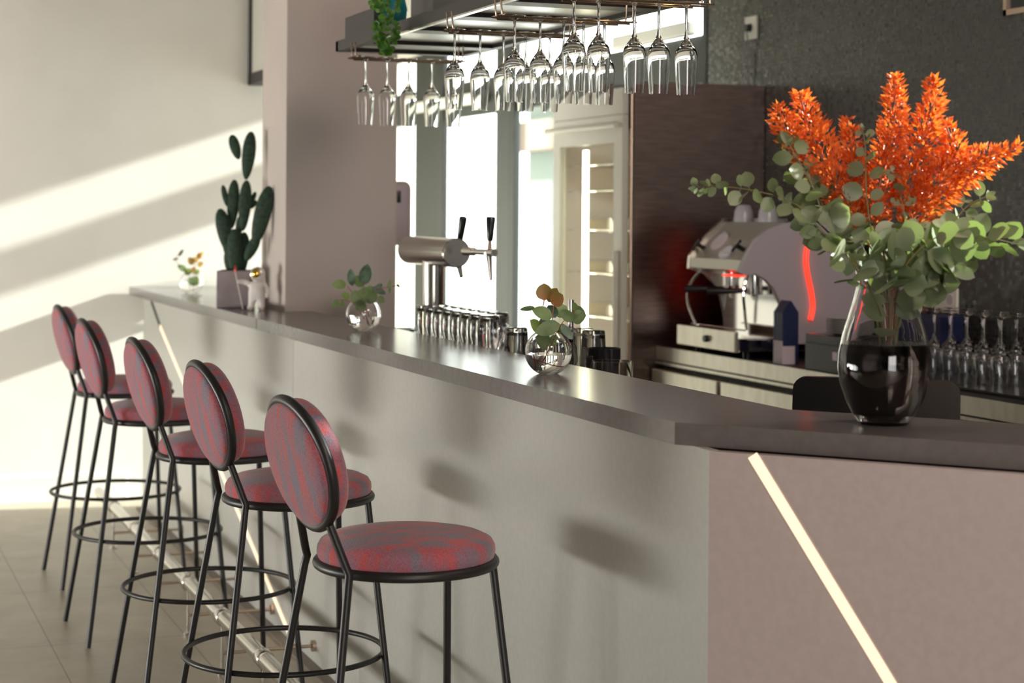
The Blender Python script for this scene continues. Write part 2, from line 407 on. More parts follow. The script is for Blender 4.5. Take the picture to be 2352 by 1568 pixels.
struct(MB().box((1.722, 7.067, 0), (2.182, 7.48, CH), bev=.004).build('wall_pillar', pillar_m, smooth=False))

# outside: a pale building beyond the terrace door
bld = thing('building', 'pale green building seen outside through the window beside the fridge', 'building', (9.6, 22.8, 0))
MB().box((-.5, -.55, 0), (2.5, .55, 3.0)).build('wall', mat('building_render', (.07, .095, .075), .8), bld, smooth=False)
MB().box((-.54, -.45, .2), (-.5, .45, 1.45)).build('shopfront', mat('building_glass', (.015, .045, .038), .3), bld, smooth=False)
MB().box((-.7, -.6, 2.35), (-.5, .6, 2.75)).build('canopy', mat('building_canopy', (.09, .05, .025), .6), bld, smooth=False)

# ================================================================== BAR
ZT, TH = 1.1, .042
XF = 1.507; PX = 1.530
WD = V((.644, -.765, 0))                       # direction of the angled wing
WN = V((-.765, -.644, 0))                      # its outward normal
cA = V((XF, 3.098, 0)); wing_end = cA + WD * 2.4
inner = V((1.829, 3.235, 0)); inner_end = inner + WD * 2.3
bar = thing('bar_counter', 'long grey bar counter with dark laminate top, pale front panels and glowing diagonal strips', 'bar counter', (0, 0, 0))
MB().prism([(XF, 9.585), (cA.x, cA.y), (wing_end.x, wing_end.y), (inner_end.x, inner_end.y), (inner.x, inner.y), (1.829, 7.06), (1.715, 7.06), (1.715, 7.49), (1.98, 7.49), (1.98, 9.585)], ZT - TH, ZT).build('countertop', top_m, bar, smooth=False)
# hairline joint in the top
MB().box((XF - .0006, 6.62, ZT - TH), (XF, 6.624, ZT + .0004)).build('joint', dark_m, bar, smooth=False)
r = ray(1637, 1060); pc = on_x(1637, 1060, PX)
MB().box((PX, 6.15, 0), (PX + .02, 9.27, ZT - TH)).build('front_panel', panel_m, bar, smooth=False)
MB().box((PX, pc.y, 0), (PX + .02, 6.147, ZT - TH)).build('front_panel', panel_m, bar, smooth=False)
wc = V((PX, pc.y, 0)); we = wc + WD * 2.4
MB().prism([(wc.x, wc.y), (we.x, we.y), (we.x + .02 * .765, we.y + .02 * .644), (wc.x + .02, wc.y + .012)], 0, ZT - TH - .001).build('angled_panel', wing_m, bar, smooth=False)
MB().prism([(PX + .021, 9.25), (PX + .021, 3.25), (1.66, 3.07), (1.66 + 1.4, 3.07 - 1.66), (1.80 + 1.3, 3.22 - 1.54), (1.80, 3.25), (1.80, 7.05), (1.70, 7.05), (1.70, 7.5), (1.9, 7.5), (1.9, 9.25)], 0, ZT - TH - .002).build('carcass', dark_m, bar, smooth=False)
MB().box((1.49, pc.y + .01, 0), (PX, 9.2, .012)).build('base_strip', mat('brown_strip', (.16, .125, .10), .5), bar, smooth=False)  # low brown strip along the foot of the front panels
# diagonal light strips let into the panels
def strip(p0, p1, n, wdt, name, material, proud=.0035):
    p0, p1, n = V(p0), V(p1), V(n).normalized(); a = (p1 - p0).normalized(); sdv = a.cross(n).normalized() * wdt / 2
    return MB().extrude([p0 - sdv, p0 + sdv, p1 + sdv, p1 - sdv], n * proud).build(name, material, bar, smooth=False)
a0, a1, a2 = V((PX, 9.04, 1.052)), V((PX, 8.78, .94)), V((PX, 6.14, .02))
strip(a0, a1, (-1, 0, 0), .022, 'strip_channel', led_off)
strip(a1, a2, (-1, 0, 0), .022, 'light_strip', led_m)
def on_wing(px, py):
    r_ = ray(px, py); nn = V((WN.x, WN.y, 0)); t = (V((wc.x, wc.y, 0)) - V((0, 0, 0))).dot(nn) / V((r_.x, r_.y, 0)).dot(nn); return EYE + r_ * t
b0, b1 = on_wing(1737, 1037), on_wing(2073, 1574); b1 = b1 + (b1 - b0) * .9
strip(b0, b1, WN, .0195, 'light_strip', led_m)

# work counter behind the bar
wk = thing('work_counter', 'low black worktop behind the bar carrying the upturned glasses and beer tap', 'counter', (0, 0, 0))
MB().prism([(1.832, 3.45), (2.155, 3.45), (2.155, 5.95), (2.36, 5.95), (2.36, 7.05), (1.832, 7.05)], 1.0, 1.03).build('worktop', black_worktop, wk, smooth=False)
MB().box((1.86, 3.5, 0), (2.13, 7.0, 1.0)).build('carcass', dark_m, wk, smooth=False)
MB().box((1.832, 7.49, 1.0), (1.975, 9.55, 1.03)).build('worktop', black_worktop, wk, smooth=False)

# foot rail
RX, RZ = 1.222, .185
fr = thing('foot_rail', 'polished steel foot rail running along the floor in front of the bar', 'foot rail')
MB().tube([(RX, 8.62, RZ), (RX, 3.0, RZ)], .0235, 20).build('rail', chrome, fr)
for i in range(10):
    y = 5.24 + .585 * (i - 3)
    if y > 8.5: break
    MB().tube([(RX, y - .028, RZ), (RX, y - .024, RZ), (RX, y + .024, RZ), (RX, y + .028, RZ)], [.0255, .028, .028, .0255], 20).build('collar', chrome, fr)
    MB().tube([(RX, y, RZ - .02), (RX, y, .004)], .0055, 10).lathe([(0, 0), (.018, 0), (.018, .004), (.008, .008), (0, .008)], 16, (RX, y, 0)).build('post', chrome, fr)
    br_ = MB().tube([(RX, y, .068), (PX - .004, y, .068)], .0055, 10).build('brace', copper, fr)
    MB().tube([(PX - .012, y, .068), (PX, y, .068)], .019, 16).build('flange', copper, br_)

# ================================================================== BAR STOOLS
def make_stool():
    t = thing('bar_stool', '', 'bar stool', group='bar stools along the bar')
    so = .036
    prof = [(0, .758), (.180, .758), (.187, .763), (.190, .774), (.189, .787), (.182, .799), (.163, .808), (.13, .8145), (.08, .818), (.035, .8190), (0, .8165)]
    MB().lathe([(r_, z_) for r_, z_ in prof], 56).build('seat', fabric, t, loc=(so, 0, 0))
    MB().tube(arc((so, 0, .752), .188, 0, 2 * pi, 56)[:-1], .0108, 12, closed=True).lathe([(0, .748), (.184, .748), (.184, .756), (0, .756)], 40, (so, 0, 0)).build('seat_frame', black_metal, t)
    for sx, sy in ((1, 1), (1, -1)):
        MB().tube([(.185, sy * .115, .748), (.238, sy * .226, .003)], .0088, 12).build('leg', black_metal, t)
    LX = lambda z: -.202 - (z - .973) * math.tan(.245)
    for sy in (1, -1):
        pts = [(-.250, sy * .226, .003), (-.146, sy * .128, .735), (-.142, sy * .123, .757), (-.148, sy * .118, .775), (LX(.862), sy * .088, .862)]
        MB().tube(pts, .0088, 12).build('leg', black_metal, t)
    MB().tube(arc((0, 0, .354), .258, 0, 2 * pi, 64)[:-1], .0072, 10, closed=True).build('foot_ring', black_metal, t)
    # backrest: padded oval held in a tube hoop, leaning back
    Rb = Matrix.Rotation(-.245, 3, 'Y')
    def bp(u, v, d): return V((-.202, 0, .973)) + Rb @ V((d, u, v))
    hoop = []
    for i in range(72):
        a = 2 * pi * i / 72
        hoop.append(bp(.164 * cos(a), .136 * sin(a), .004 * cos(2 * a)))
    MB().tube(hoop, .0112, 12, closed=True).build('back_frame', black_metal, t)
    pad = MB(); N1, N2 = 48, 14
    for side in (1, -1):
        rings = []
        for j in range(N2 + 1):
            tt_ = pi / 2 * (j / N2) ** .8; rr = sin(tt_) ** .8 if j else 0; dep = max(0, cos(tt_)) ** .42 if j < N2 else 0
            th = .058 if side > 0 else .031
            if j == 0: rings.append([pad.bm.verts.new(bp(0, 0, side * th * dep))]); continue
            rings.append([pad.bm.verts.new(bp(.163 * rr * cos(2 * pi * k / N1), .132 * rr * sin(2 * pi * k / N1), side * th * dep)) for k in range(N1)])
        for A, B in zip(rings, rings[1:]):
            for k in range(N1):
                if len(A) == 1: pad.bm.faces.new((A[0], B[k], B[(k + 1) % N1]))
                else: pad.bm.faces.new((A[k], A[(k + 1) % N1], B[(k + 1) % N1], B[k]))
    pad.build('backrest', fabric, t)
    return t
stool_spots = [(1.1335, 3.696, .10, 'red and blue woven bar stool nearest the camera, full round seat in view'),
               (1.133, 4.629, .07, 'red and blue woven bar stool second from the camera, just behind the nearest'),
               (1.116, 5.523, .045, 'middle red and blue woven bar stool of the row of five'),
               (1.101, 6.541, .045, 'red and blue woven bar stool second from the far white wall'),
               (1.135, 7.532, .045, 'farthest red and blue woven bar stool, its back against the sunlit wall')]
proto = make_stool()
for i, (x, y, a, lb) in enumerate(stool_spots):
    o = proto if i == 0 else copy_tree(proto)
    o.location = (x, y, 0); o.rotation_euler = (0, 0, a); o['label'] = lb

# ================================================================== ROUND VASES WITH SPRIGS
def round_vase(loc, label):
    t = thing('round_vase', label, 'vase', loc, group='round glass vases on the bar')
    R = .058; zc = .054
    outer = [(0, 0), (.022, 0), (.026, .002)]
    for i in range(15):
        a = -1.05 + i * (1.05 + 1.08) / 14
        outer.append((R * cos(a), zc + R * sin(a)))
    inn = []
    for i in range(16):
        a = 1.08 - i * (1.08 + 1.25) / 15
        inn.append(((R - .0022) * cos(a), zc + (R - .0022) * sin(a)))
    inn += [(.012, .0035), (0, .003)]
    MB().lathe(outer + inn, 44).build('bowl', clear_m, t)
    wp = [(0, .0034), (.012, .0038)]
    for i in range(12):
        a = -1.22 + i * (1.22 - .10) / 11
        wp.append(((R - .0018) * cos(a), zc + (R - .0018) * sin(a)))
    wp.append((0, wp[-1][1]))
    MB().lathe(wp, 44).build('water', water_m, t)
    return t
v1 = V((1.668, 4.136, ZT)); v2 = V((1.689, 5.836, ZT)); v3 = V((1.672, 8.737, ZT))
round_vase(v1, 'round clear glass vase nearest the camera, half full of water')
round_vase(v2, 'round clear glass vase in front of the pillar, beside the beer tap')
round_vase(v3, 'round clear glass vase at the far end of the bar, left of the cactus')
def Zof(p): return FWD.dot(V((p.x, p.y, 0)))
def sprig(base, leaves, stems, label, mA, mB, k, Z):
    """leaves: (base px,py, tip px,py, width px, depth offset, which material)"""
    t = thing('eucalyptus_sprig', label, 'plant sprig', base, group='eucalyptus sprigs in round vases')
    sm = MB()
    for st in stems:
        pts = smooth_path([at(x, y, Z + d) - base for x, y, d in st], 4)
        sm.tube(pts, .0011, 6)
    sm.build('stem', stem_r, t)
    groups = {}
    for (x0, y0, x1, y1, wd, d0, d1, mi) in leaves:
        a = at(x0, y0, Z + d0) - base; b = at(x1, y1, Z + d1) - base
        groups.setdefault(mi, MB()).leaf(a, b, wd * 1.16 * Z / F_PX, V((-.35, -.93, .3)) + V((random.uniform(-.4, .4), random.uniform(-.2, .2), random.uniform(-.3, .5))), fold=.15, curl=random.uniform(-.1, .12), pointy=.3)
    for mi, mb in groups.items():
        o = mb.build('foliage', mi, t)
Z1 = Zof(v1)
sprig(v1, [
 (1253, 689, 1252, 650, 33, 0, .01, euc_red), (1262, 692, 1282, 660, 26, .01, .0, euc_red), (1276, 694, 1290, 670, 26, -.01, -.015, euc_red), (1270, 697, 1296, 674, 30, -.02, -.03, euc_red),
 (1273, 725, 1225, 712, 30, -.01, -.03, euc_small), (1232, 706, 1197, 711, 12, .02, .03, euc_small), (1275, 722, 1306, 700, 34, .02, .04, euc_small), (1280, 728, 1262, 700, 24, .01, .03, euc_blue),
 (1321, 735, 1290, 710, 22, -.02, -.03, euc_small), (1316, 722, 1350, 722, 38, .01, .0, euc_small), (1325, 712, 1321, 692, 13, 0, -.01, euc_small), (1322, 716, 1340, 713, 10, -.02, -.02, euc_small),
 (1292, 744, 1318, 777, 20, -.03, -.03, euc_blue), (1290, 742, 1232, 764, 30, -.03, -.04, euc_small), (1266, 745, 1240, 740, 30, .01, .0, euc_blue), (1244, 760, 1222, 734, 26, 0, -.02, euc_small),
 (1268, 790, 1235, 772, 34, -.02, -.03, euc_small), (1266, 782, 1290, 778, 22, .01, .02, euc_small), (1262, 798, 1238, 788, 22, -.01, -.02, euc_small), (1284, 748, 1300, 756, 22, .01, .03, euc_small)],
 [[(1258, 838, 0), (1262, 790, 0), (1272, 730, 0), (1276, 690, -.01)], [(1246, 832, .02), (1238, 790, .01), (1246, 730, 0), (1254, 680, .01)], [(1254, 826, 0), (1270, 790, 0), (1292, 744, -.02), (1310, 725, -.01), (1324, 712, 0)], [(1240, 818, .01), (1270, 832, -.02), (1302, 840, -.03)]],
 'small eucalyptus sprig with rust-tipped leaves standing in the nearest round vase', None, None, 1, Z1)
Z2 = Zof(v2)
sprig(v2, [
 (838, 660, 845, 610, 26, 0, .01, euc_blue), (812, 662, 806, 622, 17, 0, 0, euc_blue), (835, 664, 818, 637, 20, .02, .03, euc_small), (798, 658, 764, 660, 20, 0, -.02, euc_small), (806, 690, 786, 680, 18, .01, .0, euc_small),
 (838, 680, 812, 702, 36, -.02, -.03, euc_small), (850, 690, 826, 672, 34, 0, .02, euc_small), (846, 684, 868, 696, 30, -.01, -.02, euc_small), (857, 664, 888, 680, 15, 0, .01, euc_blue), (866, 670, 880, 655, 12, .02, .02, euc_blue),
 (872, 684, 886, 700, 13, -.02, -.02, euc_small), (894, 668, 900, 645, 8, 0, 0, euc_small), (897, 660, 898, 680, 6, .02, .02, euc_small), (914, 662, 920, 657, 9, 0, 0, euc_small), (782, 695, 764, 712, 13, -.01, -.01, euc_small), (790, 696, 788, 712, 8, 0, 0, euc_small), (848, 676, 864, 668, 22, .03, .04, euc_small), (822, 700, 842, 716, 24, -.03, -.03, euc_small)],
 [[(858, 752, 0), (846, 715, 0), (838, 680, 0), (838, 655, 0)], [(850, 748, 0), (828, 700, 0), (800, 662, 0)], [(846, 745, 0), (842, 700, 0), (862, 672, 0), (900, 662, 0), (916, 660, 0)], [(840, 735, 0), (812, 700, 0), (784, 694, -.01)]],
 'dark green eucalyptus sprig in the round vase before the pillar', None, None, 1, Z2)
Z3 = Zof(v3)
sprig(v3, [
 (440, 640, 428, 628, 16, 0, 0, euc_small), (430, 632, 410, 620, 12, 0, -.02, euc_small), (447, 618, 434, 602, 14, 0, 0, euc_red), (455, 612, 446, 600, 10, 0, .02, euc_red), (460, 606, 458, 590, 11, 0, 0, euc_red), (456, 622, 468, 612, 12, 0, 0, euc_red),
 (460, 600, 468, 588, 8, 0, 0, euc_red), (442, 650, 458, 660, 20, 0, 0, euc_small), (436, 648, 446, 664, 16, -.02, -.02, euc_small), (440, 628, 452, 634, 14, .01, .02, euc_red), (412, 600, 422, 582, 7, 0, .02, euc_blue), (398, 608, 412, 604, 5, 0, 0, euc_blue), (448, 640, 460, 630, 13, 0, 0, euc_small)],
 [[(446, 674, 0), (444, 650, 0), (450, 620, 0), (460, 592, 0)], [(440, 672, 0), (436, 640, 0), (420, 625, 0), (404, 606, 0), (418, 588, 0)]],
 'small brownish eucalyptus sprig in the far round vase against the sunlit wall', None, None, 1, Z3)

# ================================================================== POTTED CACTUS
pot0 = V((1.600, 7.41, ZT)); ca = thing('potted_cactus', 'dark green paddle cactus in a square grey concrete pot by the pillar', 'potted plant', pot0, -YAW)
pm = MB(); q = .069
pm.box((-q, -q, 0), (q, q, .152), bev=.003)
pm.build('pot', pot_m, ca, smooth=False)
MB().box((-.058, -.058, .150), (.058, .058, .154)).build('soil', dark_m, ca, smooth=False)
ZC = Zof(pot0); mpx = ZC / F_PX
def local(px, py, d=0):
    p = at(px, py, ZC + d) - pot0; return V((p.dot(RGT), p.dot(FWD), p.z))
pads = [(538, 347, 58, 23, -17, 0), (569, 366, 110, 29, 6, .0), (562, 481, 116, 27, 4, -.01), (535, 478, 112, 26, 3, .015), (516, 459, 50, 13, -12, .01), (581, 463, 30, 10, 22, 0), (581, 478, 24, 12, 40, 0),
        (516, 540, 104, 32, -12, .0), (602, 504, 138, 36, 14, -.10), (540, 590, 110, 31, -2, -.02), (559, 592, 100, 28, 4, .02), (580, 578, 66, 24, 26, -.05), (530, 610, 60, 26, -6, .01), (549, 535, 60, 15, 4, 0), (527, 585, 60, 22, -16, 0)]
for (x, y, L_, w_, ang, d) in pads:
    mb = MB(); c_ = local(x, y, d); Rr = Matrix.Rotation(radians(ang), 3, 'Y')
    mb.blob((0, 0, 0), (w_ / 2 * mpx * 1.13, w_ / 2 * mpx * .6, L_ / 2 * mpx * 1.02), seg=20)
    for v_ in mb.bm.verts:
        tt = v_.co.z / (L_ / 2 * mpx); k_ = 1 + .14 * tt - .04
        v_.co.x *= k_; v_.co.y *= k_
        v_.co = Rr @ v_.co + c_
    mb.build('pad', cactus_m, ca)

# ================================================================== ASTRONAUT FIGURINE
fg0 = V((1.612, 7.15, ZT)); fg = thing('astronaut_figurine', 'small white astronaut figurine holding a red flag, standing by the cactus pot', 'figurine', fg0, -YAW)
kf = Zof(fg0) / F_PX
def fl(px, py, d=0):
    p = at(px, py, Zof(fg0) + d) - fg0; return V((p.dot(RGT), p.dot(FWD), p.z))
# one continuous body grown from a skeleton
def skinned(name, verts, edges, radii, material, parent, root=0, sub=2):
    me = bpy.data.meshes.new(name); me.from_pydata([tuple(v) for v in verts], edges, [])
    o = bpy.data.objects.new(name, me); COL.objects.link(o); o.parent = parent
    sk = o.modifiers.new('skin', 'SKIN'); sk.use_smooth_shade = True
    for i, rr in enumerate(radii): me.skin_vertices[0].data[i].radius = (rr, rr * .9); me.skin_vertices[0].data[i].use_root = (i == root)
    sb = o.modifiers.new('sub', 'SUBSURF'); sb.levels = sb.render_levels = sub
    me.materials.append(material); return o
bv = [fl(592, 684), fl(592, 668), fl(592, 655),                      # pelvis, waist, chest
      fl(582, 694), fl(581, 706), fl(579, 716), fl(572, 719, -.015),  # left leg
      fl(603, 694), fl(603, 706), fl(603, 716), fl(600, 719, -.015),  # right leg
      fl(576, 660), fl(563, 656), fl(550, 655, -.01),                 # raised arm
      fl(608, 661), fl(616, 672), fl(616, 686, -.005), fl(614, 693, -.01)]
be_ = [(0, 1), (1, 2), (0, 3), (3, 4), (4, 5), (5, 6), (0, 7), (7, 8), (8, 9), (9, 10), (2, 11), (11, 12), (12, 13), (2, 14), (14, 15), (15, 16), (16, 17)]
br = [.030, .034, .031, .019, .0165, .0155, .011, .019, .0165, .0155, .011, .0145, .0125, .0105, .0145, .013, .0115, .009]
skinned('body', bv, be_, br, figure_m, fg)
hc = fl(594, 638)
MB().blob(hc, (.030, .029, .030), seg=24).build('helmet', figure_m, fg)
MB().blob(hc + V((-.003, -.016, .002)), (.0200, .0165, .0195), seg=24).build('visor', gold_m, fg)
MB().tube(arc(hc + V((-.003, -.019, .002)), .0205, 0, 2 * pi, 32, V((1, 0, 0)), V((0, 0, 1)))[:-1], .0035, 8, closed=True).build('visor_rim', chrome, fg)
MB().box(fl(584, 682, .028) , fl(612, 644, .048), bev=.003).build('backpack', figure_m, fg)
fp = MB().tube([fl(561, 719, -.02), fl(541, 628, -.02)], .0016, 8).build('flag_pole', figure_m, fg)
MB().extrude([fl(541, 618, -.02), fl(545.5, 628, -.02), fl(543.5, 640, -.02), fl(538.5, 630, -.02)], (0, .003, 0)).build('flag', red_m, fp, smooth=False)
hand = MB()
hx = fl(550, 655, -.012)
hand.blob(hx, (.0075, .006, .0075), seg=12)
hand.build('glove', figure_m, fg)

# ================================================================== BEER TAP
tx = 2.06; tp = thing('beer_tap', 'stainless steel beer tap column with horizontal drum and two black handles', 'beer tap', (tx, 6.22, 1.03))
def tl(px, py, x=tx): return on_x(px, py, x) - V((tx, 6.22, 1.03))
MB().lathe([(0, 0), (.062, 0), (.062, .008), (.046, .014), (0, .014)], 32).lathe([(0, .01), (.040, .01), (.040, .31), (0, .31)], 36).build('column', chrome, tp)
yl, yr = tl(944, 580).y, tl(1050, 583).y
zc_ = (tl(1000, 580).z)
MB().tube([(0, yl, zc_), (0, yl - .004, zc_), (0, yr + .004, zc_), (0, yr, zc_)], [.048, .0515, .0515, .048], 40).build('drum', chrome, tp)
def faucet(yc):
    sh = MB().tube([(-.0, yc, zc_), (.05, yc - .03, zc_), (.10, yc - .06, zc_ + .002)], .0085, 12)
    return sh
# two faucets leave the drum towards the barman
for k, (bx, tipx, hx_, hy0, hy1) in enumerate((((1069, 578), (1137, 581), (1126, 1132), 576, 498), ((1000, 578), (1064, 585), (1066, 1064), 580, 500))):
    X2 = tx + (.0 if k == 0 else .06)
    fa = MB()
    A = tl(bx[0], bx[1], X2); B = tl(tipx[0], tipx[1], X2 + .02)
    fa.tube([A, A + (B - A) * .3], .015, 14); fa.tube([A, B], .0105, 14); fa.tube([B, B + (A - B) * .18], .0135, 14)
    sp0 = B + (A - B) * .22; sp1 = tl(1128 if k == 0 else 1062, 645 if k == 0 else 638, X2 + .02)
    fa.tube([sp0, sp1], [.0145, .0075], 12)
    o = fa.build('faucet', chrome, tp)
    h0 = B + (A - B) * .16; h1 = tl(hx_[1] - (5 if k == 0 else 0), hy1, X2 + .02)
    mid = h0 + (h1 - h0) * .32
    MB().tube([h0, mid], [.009, .006], 12).build('lever_base', copper, o)
    MB().tube([mid, mid + (h1 - mid) * .1, h1 - (h1 - mid) * .06, h1], [.0085, .011, .0150, .0125], 16).build('tap_handle', black_plastic, o)

# ================================================================== SOAP DISPENSER on the pillar
dz = thing('soap_dispenser', 'pale plastic soap dispenser mounted on the right side of the pillar', 'dispenser', (2.182, 7.27, 1.37))
MB().box((0, -.06, 0), (.115, .06, .255), bev=.03).build('housing', lilac_m, dz)
MB().box((.045, -.0625, .165), (.062, -.0595, .215), bev=.001).build('level_window', black_plastic, dz)
MB().box((.03, -.045, -.012), (.085, .045, .01), bev=.004).build('pump', lilac_m, dz)

# black framed box at the far wall
fb = thing('wall_lightbox', 'black framed white box jutting from the far wall high beside the pillar', 'wall box', (2.13, YB, 2.17))
MB().box((0, -.60, 0), (.08, -.0, .06)).box((0, -.05, 0), (.08, 0, .9)).box((0, -.6, 0), (.08, -.55, .9)).box((0, -.6, .84), (.08, 0, .9)).build('frame', black_metal, fb, smooth=False)
MB().box((.01, -.55, .06), (.07, -.05, .84)).build('panel', white_m, fb, smooth=False)

# ================================================================== GLASSES ON THE WORK COUNTER
def tumbler(h=.135, rb=.030, rt=.036, thick=.016, name='beer_glass'):
    """upturned: its thick base is on top"""
    wall = .0018
    prof = [(rt, 0), (rt - .001, .03), (rb + .002, h * .55), (rb, h - .012), (rb - .001, h - .003), (rb - .006, h), (0, h - .001)]
    inn = [(0, h - thick), (rb - .012, h - thick - .001), (rb - wall - .001, h - thick - .010), (rb + .002 - wall, h * .55), (rt - .001 - wall, .03), (rt - wall, 0)]
    me = MB().lathe(prof + inn + [(rt, 0)], 28)
    return me
def ribbed(h=.145):
    mb = tumbler(h, .033, .027, .009)
    for v_ in mb.bm.verts:
        a = atan2(v_.co.y, v_.co.x); r_ = sqrt(v_.co.x ** 2 + v_.co.y ** 2)
        k_ = 1 + .022 * abs(sin(a * 5)) * (1 if v_.co.z > .02 else 0)
        v_.co.x *= k_; v_.co.y *= k_
    return mb
g0 = ribbed().build('beer_glass', clear_m)
rows = [(1.945, [5.95, 5.86, 5.77, 5.68, 5.59, 5.50, 5.41, 5.32], 'front'), (2.035, [6.02, 5.93, 5.84, 5.75, 5.66, 5.57, 5.48], 'back')]
ordn = ['first', 'second', 'third', 'fourth', 'fifth', 'sixth', 'seventh', 'eighth']
first = True
for x, ys, rn in rows:
    for i, y in enumerate(ys):
        o = g0 if first else g0.copy()
        if not first: COL.objects.link(o)
        first = False
        o.location = (x, y, 1.031)
        tag(o, 'upturned faceted beer glass, %s from the beer tap in the %s row behind the bar' % (ordn[i], rn), 'glass', 'upturned beer glasses beside the tap')
g1 = tumbler(.125, .034, .037, .014, 'x').build('tumbler', clear_m)
tps = [(1.93, 5.04, 'left of the leafy round vase'), (2.03, 5.03, 'back left behind the leafy round vase'), (1.95, 4.74, 'just right of the leafy round vase'), (2.03, 4.93, 'behind the black cup, left one'), (2.105, 4.87, 'behind the black cup, right one'), (2.11, 4.97, 'rearmost right of the leafy round vase')]
for i, (x, y, lb) in enumerate(tps):
    o = g1 if i == 0 else g1.copy()
    if i: COL.objects.link(o)
    o.location = (x, y, 1.031); tag(o, 'upturned thick based tumbler ' + lb, 'glass', 'upturned tumblers behind the bar')
g2 = tumbler(.058, .024, .027, .012).build('shot_glass', clear_m)
for i, (x, y, lb) in enumerate([(2.0, 6.13, 'nearest the beer tap column'), (1.94, 6.05, 'right of the beer tap column')]):
    o = g2 if i == 0 else g2.copy()
    if i: COL.objects.link(o)
    o.location = (x, y, 1.031); tag(o, 'small upturned glass ' + lb, 'glass', 'small glasses by the tap')
# open jars and black cups in front
def openglass(h, r, mtl, nm): 
    return MB().lathe([(0, 0), (r - .004, 0), (r, .004), (r, h), (r - .0022, h), (r - .0022, .006), (0, .006)], 36).build(nm, mtl)
j1 = openglass(.080, .054, clear_m, 'glass_jar'); j1.location = (1.925, 4.33, 1.031); tag(j1, 'open clear glass jar rightmost behind the bar beside the leafy vase', 'jar', 'open jars behind the bar')
j2 = j1.copy(); COL.objects.link(j2); j2.scale = (.75, .75, 1); j2.location = (1.90, 4.50, 1.031); j2['label'] = 'open clear glass jar just right of the leafy round vase'
c1 = openglass(.085, .046, chrome_b if False else mat('black_chrome', (.06, .06, .065), .1, .8), 'metal_cup'); c1.location = (2.065, 4.70, 1.031); tag(c1, 'shiny black metal cup among the glasses right of the leafy vase', 'cup', 'black cups behind the bar')
c2 = c1.copy(); COL.objects.link(c2); c2.scale = (.7, .7, .92); c2.location = (1.90, 4.63, 1.031); c2['label'] = 'smaller black metal cup half hidden by the leafy round vase'
fc = thing('water_faucet', 'slim upright chrome faucet pipe standing behind the leafy round vase', 'faucet', (2.10, 5.03, 1.031))
MB().tube([(0, 0, 0), (0, 0, .205)], .0085, 14).build('pipe', chrome_b, fc)
MB().lathe([(0, 0), (.022, 0), (.022, .01), (0, .01)], 20).build('base', chrome_b, fc)

# black terminal behind the large vase
tm = thing('payment_terminal', 'black round-cornered till terminal on the worktop behind the large vase', 'till', (2.285, 3.64, .905))
def rrect(w_, h_, r_, n=6):
    pts = []
    for cx_, cy_, a in ((w_ / 2 - r_, h_ / 2 - r_, 0), (-w_ / 2 + r_, h_ / 2 - r_, pi / 2), (-w_ / 2 + r_, -h_ / 2 + r_, pi), (w_ / 2 - r_, -h_ / 2 + r_, 3 * pi / 2)):
        for i in range(n + 1): pts.append((cx_ + r_ * cos(a + pi / 2 * i / n), cy_ + r_ * sin(a + pi / 2 * i / n)))
    return pts
tq = Matrix.Rotation(radians(-36), 3, 'Z')
scr = MB().extrude([tq @ V((u, -.02 + v * .25, .13 + v)) for u, v in rrect(.38, .16, .028)], tq @ V((0, .03, 0)))
scr.build('screen_housing', black_plastic, tm)
MB().box((-.07, -.06, 0), (.07, .08, .03), bev=.01, rot=tq).build('stand', black_plastic, tm)

# ================================================================== HANGING SHELF
SX0, SX1, SY0, SY1, SZ = 1.668, 2.15, 3.0, 6.13, 2.05
sh = thing('hanging_shelf', 'dark steel shelf hanging over the bar with white underside panels', 'hanging shelf', (0, 0, 0))
MB().box((SX0, SY0, SZ), (SX0 + .03, SY1, SZ + .035)).box((SX1 - .03, SY0, SZ), (SX1, SY1, SZ + .035)).box((SX0, SY1 - .03, SZ), (SX1, SY1, SZ + .035)).box((SX0, SY0, SZ), (SX1, SY0 + .03, SZ + .035)).build('edge_frame', shelf_m, sh, smooth=False)
MB().box((SX0 + .002, SY0, SZ - .006), (SX0 + .016, 5.55, SZ - .0005)).build('edge_trim', chrome, sh, smooth=False)
beams = [5.83, 5.35, 4.93, 4.53, 4.12, 3.70, 3.3]
for y in beams: MB().box((SX0 + .03, y - .045, SZ - .0), (SX1 - .03, y + .045, SZ + .0138)).build('cross_beam', shelf_m, sh, smooth=False)
MB().box((SX0 + .03, SY0 + .03, SZ + .014), (SX1 - .03, SY1 - .03, SZ + .042)).build('underside_panel', shelf_white, sh, smooth=False)
MB().box((SX0 + .025, 5.75, SZ + .035), (SX0 + .04, 6.10, SZ + .115)).box((SX0 + .025, 6.085, SZ + .035), (SX1 - .02, 6.10, SZ + .115)).box((SX0 + .025, 3.0, SZ + .035), (SX0 + .04, 5.13, SZ + .115)).build('side_board', shelf_m, sh, smooth=False)
MB().box((SX0 + .3, 5.6, SZ + .035), (SX0 + .33, 5.63, CH)).box((SX0 + .3, 3.4, SZ + .035), (SX0 + .33, 3.43, CH)).build('hanger', shelf_m, sh, smooth=False)
MB().lathe([(0, 0), (.02, 0), (.02, .004), (0, .004)], 20, (1.94, 4.33, SZ + .009)).lathe([(0, 0), (.02, 0), (.02, .004), (0, .004)], 20, (1.95, 3.92, SZ + .009)).build('downlight', down_led, sh)
